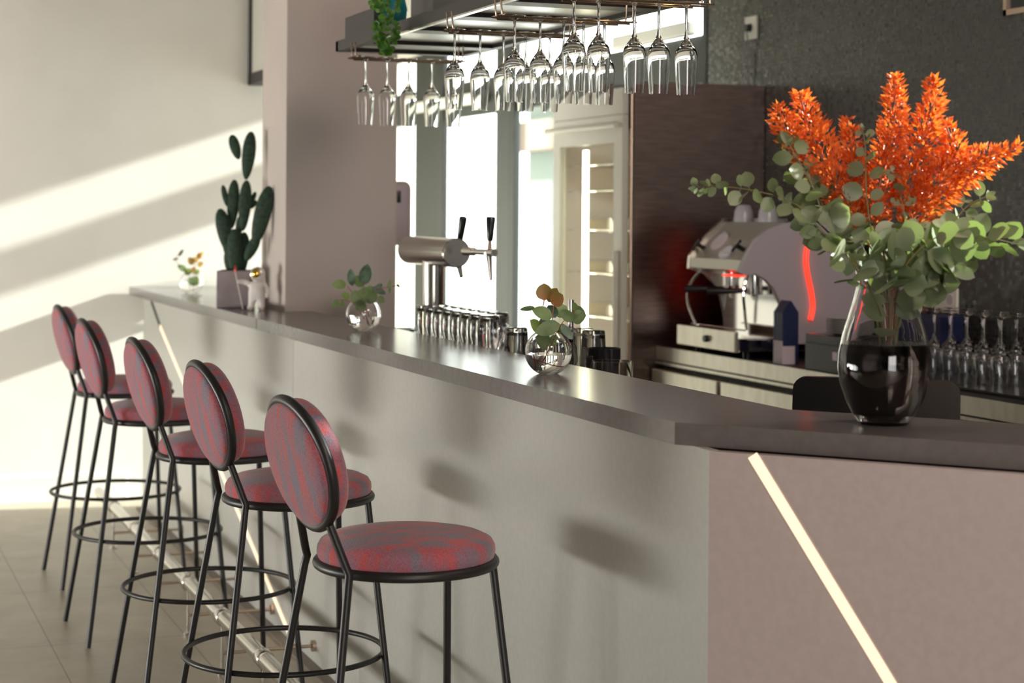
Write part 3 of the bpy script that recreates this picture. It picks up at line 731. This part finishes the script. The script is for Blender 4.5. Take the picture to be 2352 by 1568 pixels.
# planter and boxes on the shelf
pl = thing('planter_box', 'dark planter box on the hanging shelf holding the trailing plant', 'planter', (SX0 + .06, 5.30, SZ + .043))
MB().box((0, -.12, 0), (.2, .16, .16)).build('box', mat('dark_grey_box', (.07, .06, .06), .5), pl, smooth=False)
pl2 = thing('planter_box', 'second dark grey planter box farther right on the hanging shelf', 'planter', (SX0 + .06, 4.72, SZ + .043))
MB().box((0, -.22, 0), (.2, .22, .15)).build('box', mat('dark_grey_box'), pl2, smooth=False)
tv = MB().lathe([(0, 0), (.03, 0), (.048, .03), (.055, .07), (.045, .11), (.025, .14), (.028, .15), (.022, .15), (.019, .14), (0, .03)], 32).build('teal_vase', teal_m, loc=(SX0 + .13, 5.90, SZ + .117 - .0))
tv.location = (SX0 + .10, 5.80, SZ + .044); tag(tv, 'rounded teal blue vase at the far left end of the hanging shelf', 'vase')
iv = thing('trailing_plant', 'green trailing plant hanging down over the edge of the shelf', 'plant', (SX0 - .01, 5.33, SZ + .20))
ZI = Zof(V((SX0, 5.36, 0))) - .02; iv0 = V((SX0 - .01, 5.33, SZ + .20))
vs = MB(); lf = MB()
vines = [[(872, -20, .03), (866, 20, 0), (873, 60, -.01), (862, 85, -.01), (872, 112, -.01), (880, 132, -.02)],
         [(900, -20, .03), (903, 15, 0), (896, 50, 0), (905, 80, 0), (898, 98, -.01)],
         [(852, -20, .03), (848, 5, 0), (853, 20, 0)], [(886, -15, .03), (884, 25, .0), (879, 70, -.01), (884, 100, -.01), (893, 122, -.01)], [(868, 60, 0), (856, 62, -.01), (872, 96, 0), (866, 108, 0)]]
rnd = random.Random(3)
for vn in vines:
    pts = smooth_path([at(x, y, ZI + d) - iv0 for x, y, d in vn], 8)
    vs.tube(pts, .0012, 5)
    for i, p in enumerate(pts):
        for _ in range(2):
            if rnd.random() < .38: continue
            d = V((rnd.uniform(-1, 1), rnd.uniform(-1, .6), rnd.uniform(-.8, .5))).normalized()
            lf.leaf(p, p + d * rnd.uniform(.014, .023), rnd.uniform(.012, .019), (rnd.uniform(-.6, .3), -1, rnd.uniform(-.2, .8)), fold=.1, curl=.15, pointy=.1, seg=5)
vs.build('stem', stem_m, iv); lf.build('foliage', ivy_m, iv)

# glass racks and stemware
RKZ = 2.0
racks = [(3.955, 'nearest the camera', [1.654, 1.717, 1.810, 1.873, 1.946]), (4.402, 'second from the camera', [1.674, 1.745, 1.812, 1.869, 1.929]), (4.79, 'third from the camera', [1.644, 1.720, 1.790, 1.857, 1.930]), (5.765, 'farthest from the camera', [1.670, 1.744, 1.819, 1.900, 1.975])]
def make_rack(y, lb):
    t = thing('glass_rack', 'copper coloured wire glass rack under the hanging shelf, ' + lb, 'glass rack', (0, y, 0), group='wire glass racks under the shelf')
    for s_ in (-1, 1):
        mb = MB()
        yy = s_ * .022
        mb.tube(smooth_path([(1.628, yy, SZ), (1.628 + .004, yy, RKZ + .006), (1.645, yy, RKZ - .002), (1.98, yy, RKZ - .002), (1.998, yy, RKZ + .004), (2.002, yy, SZ)], 5), .0026, 8)
        mb.build('wire', copper, t)
    MB().tube([(1.640, -.045, RKZ + .004), (1.634, .045, RKZ + .004)], .0026, 8).tube([(1.64, -.042, RKZ - .004), (1.985, -.042, RKZ - .004)], .0022, 8).tube([(1.64, .042, RKZ - .004), (1.985, .042, RKZ - .004)], .0022, 8).build('cross_wire', copper, t)
    return t
H_ = .223
def stem_glass_mb(H_, rb=.0285, rr_=.0225):
    o = [(0, H_), (.031, H_), (.0315, H_ - .0015), (.012, H_ - .005), (.0042, H_ - .012), (.0032, H_ - .030), (.0032, .155), (.0042, .142), (.009, .130), (.018, .118), (rb - .003, .105), (rb, .090), (rb - .0005, .080), (.0255, .040), (rr_, 0)]
    i_ = [(rr_ - .0011, 0), (.0242, .040), (rb - .0018, .080), (rb - .0015, .090), (rb - .005, .103), (.017, .112), (.007, .118), (0, .119)]
    return MB().lathe(o + i_, 28)
gp = stem_glass_mb(H_).build('wine_glass', clear_m)
fst = True
for ri, (y, lb, xs) in enumerate(racks):
    make_rack(y, lb)
    for gi, x in enumerate(xs):
        o = gp if fst else gp.copy()
        if not fst: COL.objects.link(o)
        fst = False
        o.location = (x, y + rnd.uniform(-.003, .003), RKZ - .0 + .003 - H_); o.rotation_euler = (0, 0, rnd.uniform(0, 3))
        tag(o, 'upside-down wine glass, %s from the left on the rack %s' % (ordn[gi], lb), 'wine glass', 'wine glasses hanging under the shelf')

# ================================================================== BACK BAR
tall = thing('tall_cabinet', 'tall dark steel clad cabinet side behind the coffee machine', 'cabinet', (3.31, 7.23, 0))
MB().box((0, 0, 0), (.64, .014, 2.075)).build('side_panel', steel_dark, tall, smooth=False)
MB().box((.0, .016, 0), (.64, .03, 2.07)).box((0, .90, 0), (.64, .92, 2.07)).box((0, .03, 2.05), (.64, .92, 2.07)).box((.62, .03, 0), (.64, .9, 2.05)).build('carcass', shelf_m, tall, smooth=False)
MB().tube([(-.006, .010, 0), (-.006, .010, 2.07)], .004, 8).build('edge_profile', copper, tall)
wfz = thing('wine_fridge', 'white framed glass door wine fridge with glowing light strip inside', 'fridge', (3.28, 7.285, 0))
yy0, yy1 = 0, .80
MB().box((0, 0, 1.935), (.03, yy1, 2.05)).build('upper_panel', white_m, wfz, smooth=False)
MB().box((0, 0, 1.81), (.03, yy1, 1.932)).box((0, 0, 0), (.03, .09, 1.81)).box((0, yy1 - .08, 0), (.03, yy1, 1.81)).box((0, .09, 0), (.03, yy1 - .08, .30)).build('door_frame', white_m, wfz, smooth=False)
MB().box((.012, .09, .30), (.018, yy1 - .08, 1.81)).build('glass_pane', thin_glass('fridge_pane'), wfz, smooth=False)
MB().box((.04, .0, .2), (.60, .012, 1.87)).box((.04, yy1 - .012, .2), (.60, yy1, 1.87)).box((.59, 0, .2), (.60, yy1, 1.87)).box((.04, 0, 1.86), (.6, yy1, 1.87)).box((.04, 0, .2), (.6, yy1, .21)).build('lining', mat('fridge_lining', (.50, .40, .31), .4), wfz, smooth=False)
MB().box((.045, .50, .3), (.055, .545, 1.79)).build('light_strip', cool_led, wfz, smooth=False)
for z in (.42, .62, .82, 1.02, 1.22, 1.42, 1.60, 1.72):
    mb = MB()
    for k in range(6): mb.tube([(.07, .04 + k * .145, z), (.56, .04 + k * .145, z)], .003, 6)
    mb.tube([(.07, .02, z), (.07, .78, z)], .004, 6); mb.build('wire_shelf', chrome, wfz)
hd = MB().tube([(-.045, -.03, 1.885), (-.045, .78, 1.885)], .0125, 14).tube([(-.045, .0, 1.885), (0, .0, 1.885)], .007, 8).tube([(-.045, .75, 1.885), (0, .75, 1.885)], .007, 8).build('handle', white_m, wfz)
MB().tube([(-.012, .035, .2), (-.012, .035, 1.335)], .012, 10).build('vertical_handle', white_m, wfz)
bt = MB().lathe([(0, 0), (.036, 0), (.037, .02), (.037, .18), (.030, .205), (.014, .235), (.013, .29), (0, .29)], 20).build('wine_bottle', mat('bottle_glass', (.25, .17, .06), .12))
bi = 0
for z, nm in ((1.435, 'upper'), (1.235, 'middle'), (1.035, 'lower')):
    for k, nn_ in enumerate(('left', 'centre left', 'right')):
        o = bt if bi == 0 else bt.copy()
        if bi: COL.objects.link(o)
        bi += 1
        o.rotation_euler = (0, pi / 2, 0); o.location = (3.28 + .12, 7.285 + (.68, .40, .20)[k], z + .008)
        tag(o, 'dark wine bottle lying %s on the %s shelf inside the wine fridge' % (nn_, nm), 'bottle', 'wine bottles in the fridge')

CX, CZ = 3.425, .92
bc = thing('back_counter', 'steel fronted back counter with drawers under the coffee machine', 'counter', (0, 0, 0))
MB().box((CX, 3.2, CZ - .02), (W - .003, 7.225, CZ)).build('worktop', black_worktop, bc, smooth=False)
MB().box((CX - .004, 3.2, CZ - .058), (CX, 7.225, CZ + .001)).build('fascia', steel_cream, bc, smooth=False)
MB().box((CX - .012, 3.2, CZ - .075), (CX - .002, 7.225, CZ - .064)).build('lip', steel_cream, bc, smooth=False)
MB().box((CX + .02, 3.2, 0), (W - .01, 7.2, CZ - .02)).build('carcass', dark_m, bc, smooth=False)
for i, (y0, y1) in enumerate(((6.60, 7.215), (5.60, 6.565))):
    d = MB().box((CX - .03, y0, .62), (CX + .018, y1, CZ - .098), bev=.004).build('drawer', steel_cream, bc, smooth=False)
    MB().box((CX - .03, y0, .18), (CX + .018, y1, .60), bev=.004).build('drawer', steel_cream, bc, smooth=False)

# espresso machine ---------------------------------------------------
em0 = V((3.46, 6.36, CZ)); em = thing('espresso_machine', 'large espresso machine with grey curved side panel and red light line', 'coffee machine', em0)
def sl(px, py): p = on_y(px, py, 6.36) - em0; return V((p.x, 0, p.z))
outline = [(1700, 618), (1722, 570), (1740, 540), (1768, 518), (1800, 504), (1850, 497), (1905, 502), (1950, 510), (1985, 512), (1985, 780), (1800, 780), (1803, 740), (1798, 690), (1782, 655), (1760, 632), (1735, 620), (1712, 624)]
side_pts = [sl(*p) for p in outline]
side_pts = [V((p.x, 0, p.z)) for p in side_pts]
MB().extrude(side_pts, (0, .03, 0)).build('side_panel', grey_panel, em, smooth=False)
rl = smooth_path([sl(*p) + V((0, -.006, 0)) for p in ((1864, 528), (1854, 555), (1851, 590), (1856, 625), (1864, 660), (1868, 695), (1863, 724))], 6)
MB().tube(rl, [.004 + .006 * min(1, i / 8) for i in range(len(rl))], 8).build('red_light_line', red_led, em)
rl2 = [V((p.x + .02, .522, p.z)) for p in rl]
MB().tube(rl2, .008, 8).build('red_light_line', red_led, em)
# upper body between the side panels
body = MB()
sec = [V((-.06, 0, .355)), V((-.055, 0, .395)), V((.02, 0, .475)), V((.10, 0, .545)), (V((.40, 0, .545))), V((.40, 0, .33)), V((.06, 0, .33)), V((.02, 0, .345))]
body.extrude([p + V((0, .03, 0)) for p in sec], (0, .465, 0)); body.build('upper_body', mat('machine_cream_steel', (.42, .40, .34), .3, .5), em, smooth=False)
MB().box((.10, .03, 0.06), (.40, .50, .34)).build('rear_body', chrome_b, em, smooth=False)
ex = [p + V((0, .69, 0)) for p in sec]
MB().extrude([V((-.065, .495, .35)), V((-.06, .495, .405)), V((.03, .495, .50)), V((.10, .495, .56)), V((.40, .495, .56)), V((.40, .495, 0)), V((.12, .495, 0)), V((.11, .495, .12)), V((.08, .495, .26)), V((.0, .495, .33))], (0, .02, 0)).build('side_panel', chrome, em, smooth=False)
MB().tube([(.012, .36, .462), (.004, .36, .470)], .045, 24).build('display', lilac_m, em)
badge = MB().tube([(-.03, .215, .418), (-.038, .215, .424)], .032, 28)
for v_ in badge.bm.verts: v_.co.y = .215 + (v_.co.y - .215) * 1.5
badge = badge.build('badge', mat('badge_light', (.55, .52, .62), .3), em)
lt = MB()
for k in range(6):
    yk = .258 - k * .017
    lt.tube([(-.046, yk + .004, .405), (-.042, yk - .002, .425), (-.046, yk - .006, .410)], .0022, 6)
lt.build('badge_lettering', white_m, badge)
for yk in (.45, .10):
    k_ = MB().tube([(-.01, yk, .43), (-.055, yk, .455)], .010, 12); k_.tube([(-.055, yk - .04, .472), (-.055, yk, .452), (-.055, yk + .028, .43)], .006, 8); k_.build('steam_knob', black_plastic, em)
MB().box((-.06, .06, .03), (.30, .58, .085), bev=.006).build('drip_tray', chrome_b, em, smooth=False)
MB().box((-.078, .06, .03), (-.060, .58, .112), bev=.004).build('tray_front', white_m if False else steel_cream, em, smooth=False)
MB().tube([(-.092, .30, .07), (-.076, .30, .07)], .014, 16).build('tray_knob', black_plastic, em)
for yk in (.10, .52): MB().tube([(.0, yk, 0.0), (.0, yk, .03)], .018, 12).build('foot', black_plastic, em)
for yk in (.34, .14):
    MB().tube([(.05, yk, .34), (.05, yk, .285)], .034, 20).build('group_head', chrome_b, em)
    pf = MB().tube([(.05, yk, .285), (.05, yk, .255)], .036, 20).build('portafilter', chrome_b, em)
    MB().tube([(.03, yk, .272), (-.02, yk + .02, .270), (-.12, yk + .08, .268)], [.009, .011, .015], 12).build('grip', black_plastic, pf)
    MB().tube([(.05, yk, .262), (.05, yk - .006, .235)], .008, 8).build('spout', chrome_b, pf)
MB().box((-.01, .18, .325), (.03, .30, .332)).build('red_light', red_led, em, smooth=False)
MB().tube(smooth_path([(-.02, .46, .35), (-.06, .50, .28), (-.06, .51, .2), (-.04, .48, .12)], 5), .006, 8).build('steam_wand', chrome_b, em)
MB().tube(smooth_path([(-.02, .05, .35), (-.05, .04, .28), (-.045, .04, .2), (-.03, .05, .12)], 5), .006, 8).build('steam_wand', chrome_b, em)
MB().tube([(-.02, .08, .115), (-.02, .56, .115)], .003, 6).build('tray_rail', chrome_b, em)
# cups on top of the machine
cupm = MB().lathe([(.042, 0), (.042, .012), (.038, .045), (.026, .07), (.0, .074)], 24).build('glass_cup', mat('frosted_cup', (.36, .35, .36), .25))
for i, (dx, dy, lb) in enumerate(((.14, .40, 'left'), (.14, .19, 'right'))):
    o = cupm if i == 0 else cupm.copy()
    if i: COL.objects.link(o)
    o.location = em0 + V((dx, dy, .546)); tag(o, 'upturned grey cup on top of the coffee machine, %s of the pair' % lb, 'cup', 'cups on the coffee machine')

# milk carton
mc = thing('milk_carton', 'dark blue and white milk carton standing before the coffee machine', 'carton', (3.50, 6.22, CZ))
MB().box((-.035, -.035, 0), (.035, .035, .20)).build('body', blue_m, mc, smooth=False)
MB().box((-.0355, -.0352, .0), (-.0345, .035, .09)).box((-.0352, -.0358, 0), (.02, -.0345, .07)).build('white_print', lilac_m, mc, smooth=False)
MB().extrude([V((-.035, -.035, .20)), V((.035, -.035, .20)), V((.002, -.035, .245)), V((-.002, -.035, .245))], (0, .07, 0)).build('gable_top', blue_m, mc, smooth=False)
# black box with plates
kb = thing('knock_box', 'black box on the back counter with plates stacked on it', 'box', (3.52, 5.80, CZ))
MB().box((-.085, -.10, 0), (.10, .16, .135), bev=.004).build('body', black_plastic, kb, smooth=False)
MB().box((-.088, -.07, .05), (-.084, -.04, .08), bev=.001).build('knob', lilac_m, kb, smooth=False)
MB().box((-.088, -.095, .10), (-.085, .155, .104)).build('seam', dark_m, kb, smooth=False)
pt = MB().lathe([(0, 0), (.042, 0), (.046, .003), (.074, .010), (.0755, .0115), (.0735, .0125), (.045, .006), (0, .005)], 40).build('plate', porcelain)
for i in range(7):
    o = pt if i == 0 else pt.copy()
    if i: COL.objects.link(o)
    o.location = (3.53, 5.83, CZ + .136 + .0085 * i)
    tag(o, ('bottom' if i == 0 else 'top' if i == 6 else ordn[i] + ' from bottom') + ' grey plate of the stack beside the coffee machine', 'plate', 'plates stacked on the black box')

# wine glasses on the back counter, upturned
g3 = stem_glass_mb(.235, .034, .028).build('wine_glass', clear_m)
tr = MB().box((3.52, 4.4, CZ), (3.90, 5.62, CZ + .012), bev=.003).build('glass_tray', black_plastic, smooth=False); tag(tr, 'flat black tray under the upturned wine glasses on the back counter', 'tray')
gi = 0
for ri, (x, rn) in enumerate(((3.60, 'front'), (3.69, 'middle'), (3.79, 'rear'))):
    for k in range(6):
        y = 5.46 - k * .095 + ri * .04
        o = g3 if gi == 0 else g3.copy()
        if gi: COL.objects.link(o)
        gi += 1
        o.location = (x, y, CZ + .013)
        tag(o, 'upturned wine glass on the back counter, %s from the vase in the %s row' % (ordn[k], rn), 'wine glass', 'upturned wine glasses on the back counter')
# blue cartons behind
cb_ = MB().box((-.05, -.08, 0), (.05, .08, .21), bev=.002).build('blue_carton', blue_m, smooth=False)
for i, (x, y, lb) in enumerate(((3.84, 5.98, 'left'), (3.86, 5.72, 'right'))):
    o = cb_ if i == 0 else cb_.copy()
    if i: COL.objects.link(o)
    o.location = (x, y, CZ); tag(o, 'dark blue carton behind the upturned wine glasses, %s one' % lb, 'carton', 'blue cartons by the wall')
# straws in a holder
sth = thing('straw_holder', 'holder with pale straws standing between the vase and wall socket', 'straw holder', (3.72, 5.82, CZ))
MB().lathe([(0, 0), (.03, 0), (.032, .1), (.029, .1), (.028, .004), (0, .004)], 24).build('cup', black_plastic, sth)
for k in range(4):
    a = k * 1.6; MB().tube([(.005 * cos(a), .005 * sin(a), .01), (.045 * cos(a), .045 * sin(a), .26 + .01 * k)], .0035, 8).build('straw', lilac_m, sth)

# sockets and cable, picture frame
def socket(loc, w_, h_, n, lb, plug):
    t = thing('wall_socket', lb, 'socket', loc)
    MB().box((-.012, -w_ / 2, -h_ / 2), (0, w_ / 2, h_ / 2), bev=.003).build('plate', white_m, t, smooth=False)
    for i in range(n):
        y = (i - (n - 1) / 2) * (w_ / n) * -1
        MB().tube([(-.0135, y, 0), (-.010, y, 0)], .021, 20).build('outlet', lilac_m if not (plug and i == n - 1 - (n - 1)) else black_plastic, t)
    if plug:
        MB().tube([(-.035, (w_ / n) * (n - 1) / 2, 0), (-.012, (w_ / n) * (n - 1) / 2, 0)], .017, 16).build('plug', black_plastic, t)
        MB().tube(smooth_path([(-.03, (w_ / n) * (n - 1) / 2, -.01), (-.02, (w_ / n) * (n - 1) / 2 + .005, -.08), (-.008, (w_ / n) * (n - 1) / 2 + .006, -.36)], 5), .0035, 8).build('cable', black_plastic, t)
    return t
socket((W, 7.355, 2.345), .105, .105, 1, 'single white socket high on the mosaic wall with a black cable', True)
socket((W, 5.815, 1.185), .165, .085, 2, 'double white socket low on the mosaic wall behind the glasses', True)
pf_ = thing('picture_frame', 'thin bronze frame around a black board high on the mosaic wall', 'frame', (W, 5.45, 2.21))
MB().box((-.02, -.02, 0), (0, .0, .9)).box((-.02, -1.2, 0), (0, 0, .02)).box((-.02, -1.22, 0), (0, -1.2, .9)).box((-.02, -1.22, .88), (0, 0, .9)).build('frame', copper, pf_, smooth=False)
MB().box((-.012, -1.2, .02), (-.002, -.02, .88)).build('board', black_plastic, pf_, smooth=False)

# ================================================================== LARGE VASE AND BOUQUET
bv0 = V((1.873, 2.955, ZT)); ZB = Zof(bv0)
lv = thing('large_vase', 'large pear shaped glass vase with water coloured for its dark refraction on the corner of the bar', 'vase', bv0)
outp = [(0, 0), (.040, 0), (.047, .003), (.058, .018), (.072, .045), (.083, .080), (.0870, .105), (.0855, .135), (.078, .170), (.067, .205), (.057, .240), (.0520, .262), (.0525, .278), (.056, .288)]
innp = [(r_ - .0035, z_ + (.006 if z_ < .02 else 0)) for r_, z_ in outp[::-1] if r_ > .041] + [(.03, .010), (0, .009)]
MB().lathe(outp + innp, 56).build('glass', smoke_m, lv)
wprof = [(0, .0095), (.03, .0105)]
for r_, z_ in outp:
    if .003 < z_ < .15: wprof.append((r_ - .0031, z_ + (.004 if z_ < .02 else 0)))
wprof += [(.0783, .152), (0, .152)]
MB().lathe(wprof, 56).build('water', tinted_water, lv)

brn = random.Random(11)
def branch(pts, size0, size1, n, label, material, start=.25, flat=.5, jit=1.0, dense=2):
    """eucalyptus branch: stem + round leaves in pairs"""
    t = thing('eucalyptus_branch', label, 'branch', bv0, group='eucalyptus branches in the large vase')
    P = smooth_path([at(x, y, ZB + d) - bv0 for x, y, d in pts], 10)
    MB().tube(P, [.0022 - .0014 * i / len(P) for i in range(len(P))], 6).build('stem', stem_m, t)
    lm = MB(); M_ = len(P)
    for i in range(n):
        q_ = start + (1 - start) * i / max(1, n - 1); idx = min(M_ - 2, int(q_ * (M_ - 1)))
        p = P[idx]; tg = (P[idx + 1] - P[idx]).normalized(); s_ = (size0 + (size1 - size0) * (q_ - start) / (1 - start))
        a0_ = brn.uniform(0, pi)
        for k in range(dense):
            a = a0_ + 2 * pi * k / dense + brn.uniform(-.4, .4)
            o1 = tg.orthogonal().normalized(); o2 = tg.cross(o1)
            out = (o1 * cos(a) + o2 * sin(a))
            d = (out * 1.0 + tg * brn.uniform(.1, .7) + V((0, 0, brn.uniform(-.35, .3)))).normalized()
            L_ = s_ * brn.uniform(.95, 1.45)
            b_ = p + d * L_ * .18
            nrm = V((-.36, -.93, .15)) * flat + V((brn.uniform(-1, 1), brn.uniform(-1, 1), brn.uniform(-.6, 1))) * .55 * jit
            lm.leaf(b_, b_ + d * L_, L_ * brn.uniform(.72, .95), nrm, fold=.10, curl=brn.uniform(-.15, .2), pointy=.15, seg=7)
            lm.tube([p, b_], .0007, 4)
    lm.leaf(P[-2], P[-1] + (P[-1] - P[-3]).normalized() * size1, size1 * .6, (-.4, -1, 0)); lm.build('foliage', material, t)
branch([(2030, 800, 0), (2010, 690, 0), (1975, 600, -.01), (1900, 520, -.02), (1820, 455, -.03), (1730, 430, -.02), (1640, 420, 0), (1595, 425, 0)], .040, .013, 17, 'long eucalyptus branch reaching far left from the large vase', euc_m, start=.38)
branch([(2040, 800, .01), (2020, 680, .01), (1960, 570, .0), (1895, 470, 0), (1850, 390, 0), (1800, 320, .02)], .044, .022, 11, 'eucalyptus branch with bright green leaves rising to the upper left', euc_m, start=.4)
branch([(2050, 800, 0), (2040, 680, 0), (2010, 560, -.03), (1990, 440, -.03), (1985, 330, -.02), (1978, 285, -.02)], .036, .012, 8, 'straight eucalyptus branch rising in the middle of the bouquet', euc_m, start=.45)
branch([(2060, 800, 0), (2060, 680, 0), (2080, 560, -.02), (2075, 470, -.02), (2050, 380, 0)], .034, .014, 9, 'short eucalyptus branch in front of the orange plumes', euc_m, start=.4)
branch([(2060, 810, 0), (2065, 690, 0), (2120, 590, -.03), (2190, 545, -.04), (2260, 530, -.03), (2340, 545, -.02)], .050, .034, 11, 'broad leaved eucalyptus branch reaching right out of the frame', euc_m, start=.35)
branch([(2060, 820, 0), (2075, 690, .01), (2130, 590, .02), (2180, 510, .03), (2220, 460, .03), (2265, 435, .03)], .038, .020, 8, 'eucalyptus branch rising right below the orange plume', euc_m, start=.45)
branch([(2040, 820, 0), (2020, 700, 0), (1985, 620, -.03), (1930, 560, -.05), (1870, 500, -.05)], .045, .034, 9, 'low eucalyptus branch over the left rim of the large vase', euc_m, start=.4)
branch([(2050, 820, 0), (2050, 740, 0), (2045, 660, -.03), (2035, 600, -.05), (2020, 560, -.06)], .046, .038, 9, 'eucalyptus branch crowding the mouth of the large vase', euc_m, start=.25)
branch([(2055, 820, 0), (2070, 720, 0), (2110, 640, -.02), (2150, 590, -.03), (2190, 600, -.04)], .050, .044, 7, 'eucalyptus branch hanging low over the right rim of the vase', euc_m, start=.4)
branch([(2050, 820, 0), (2040, 700, .02), (2000, 590, .03), (1960, 520, .03), (1950, 470, .03)], .042, .030, 8, 'eucalyptus branch at the back of the bouquet centre', euc_m, start=.45)

branch([(2040, 800, 0), (2020, 690, -.02), (1950, 580, -.05), (1895, 490, -.05), (1862, 410, -.05), (1808, 318, -.04)], .052, .026, 9, 'eucalyptus branch with large leaves in front of the upper left plume', euc_m, start=.42)
branch([(2050, 800, 0), (2050, 690, -.02), (2080, 600, -.06), (2130, 545, -.07), (2190, 510, -.07)], .054, .040, 7, 'short broad leaved eucalyptus branch right of the vase mouth', euc_m, start=.4)

def plume(axis, label, density=1.0, wmul=1.0):
    """axis: (px, py, half width px, depth)"""
    t = thing('orange_plume', label, 'flower', bv0, group='orange plumes in the large vase')
    P = [at(x, y, ZB + d) - bv0 for x, y, w_, d in axis]; Ws = [w_ * ZB / F_PX for x, y, w_, d in axis]
    stem_pts = smooth_path([P[0]] + P[1:] + [at(2050, 640, ZB) - bv0, at(2045, 800, ZB) - bv0], 6)
    MB().tube(stem_pts, .0016, 6).build('stem', stem_r, t)
    mb = MB(); N_ = len(P) - 1
    for s_ in range(N_):
        seg_len = (P[s_ + 1] - P[s_]).length
        cnt = int(seg_len * 2600 * density * (.3 + (Ws[s_] + Ws[s_ + 1]) / .05))
        for _ in range(cnt):
            q_ = brn.random(); c_ = P[s_].lerp(P[s_ + 1], q_); w_ = Ws[s_] + (Ws[s_ + 1] - Ws[s_]) * q_
            a = brn.uniform(0, 2 * pi); rr_ = sqrt(brn.random()) * w_
            tg = (P[s_] - P[s_ + 1]).normalized(); o1 = tg.orthogonal().normalized(); o2 = tg.cross(o1)
            off = (o1 * cos(a) + o2 * sin(a)) * rr_
            p = c_ + off
            d = (off.normalized() * (.4 + .9 * rr_ / max(w_, .001)) + tg * brn.uniform(.4, 1.1) + V((brn.uniform(-.4, .4), brn.uniform(-.4, .4), brn.uniform(-.3, .3)))).normalized()
            L_ = brn.uniform(.010, .020)
            # a folded pointed bract of three faces
            sd = d.cross(V((brn.uniform(-1, 1), brn.uniform(-1, 1), brn.uniform(-1, 1)))).normalized(); up = d.cross(sd)
            b0_ = mb.bm.verts.new(p); t_ = mb.bm.verts.new(p + d * L_)
            m1 = mb.bm.verts.new(p + d * L_ * .4 + sd * L_ * .24); m2 = mb.bm.verts.new(p + d * L_ * .4 - sd * L_ * .24); m3 = mb.bm.verts.new(p + d * L_ * .42 + up * L_ * .10)
            mb.bm.faces.new((b0_, m1, m3)); mb.bm.faces.new((b0_, m3, m2)); mb.bm.faces.new((m1, t_, m3)); mb.bm.faces.new((m3, t_, m2))
    mb.build('bracts', plume_m, t, smooth=False)
plume([(1832, 202, 6, 0), (1845, 250, 30, 0), (1862, 300, 42, 0), (1890, 360, 42, 0), (1930, 430, 40, .01), (1980, 510, 30, .01)], 'orange feathery plume at the upper left of the bouquet')
plume([(1784, 232, 8, .01), (1790, 262, 24, .01), (1815, 310, 26, .01), (1850, 350, 26, .01)], 'short orange side plume at the far left of the bouquet', .9)
plume([(1942, 262, 6, .01), (1950, 300, 16, .01), (1958, 350, 20, .01), (1975, 420, 22, .01)], 'small orange plume right of the upper left one')
plume([(2048, 158, 6, .02), (2052, 210, 20, .02), (2050, 270, 27, .02), (2038, 340, 34, .02), (2018, 420, 34, .02), (2010, 500, 28, .02)], 'tallest orange plume rising in the middle of the bouquet')
plume([(2136, 165, 6, .0), (2142, 210, 18, .0), (2128, 262, 26, .0), (2112, 320, 36, .01), (2095, 390, 36, .01), (2080, 470, 34, .01)], 'tall orange plume right of the tallest one')
plume([(2340, 318, 4, 0), (2305, 332, 14, 0), (2260, 352, 30, 0), (2210, 372, 44, 0), (2160, 405, 50, .0), (2120, 450, 44, .01), (2090, 510, 30, .01)], 'orange plume leaning out to the right of the bouquet')
plume([(2168, 268, 6, .02), (2180, 300, 24, .02), (2190, 340, 34, .02), (2160, 400, 36, .02)], 'short orange plume between the tall one and the leaning one')
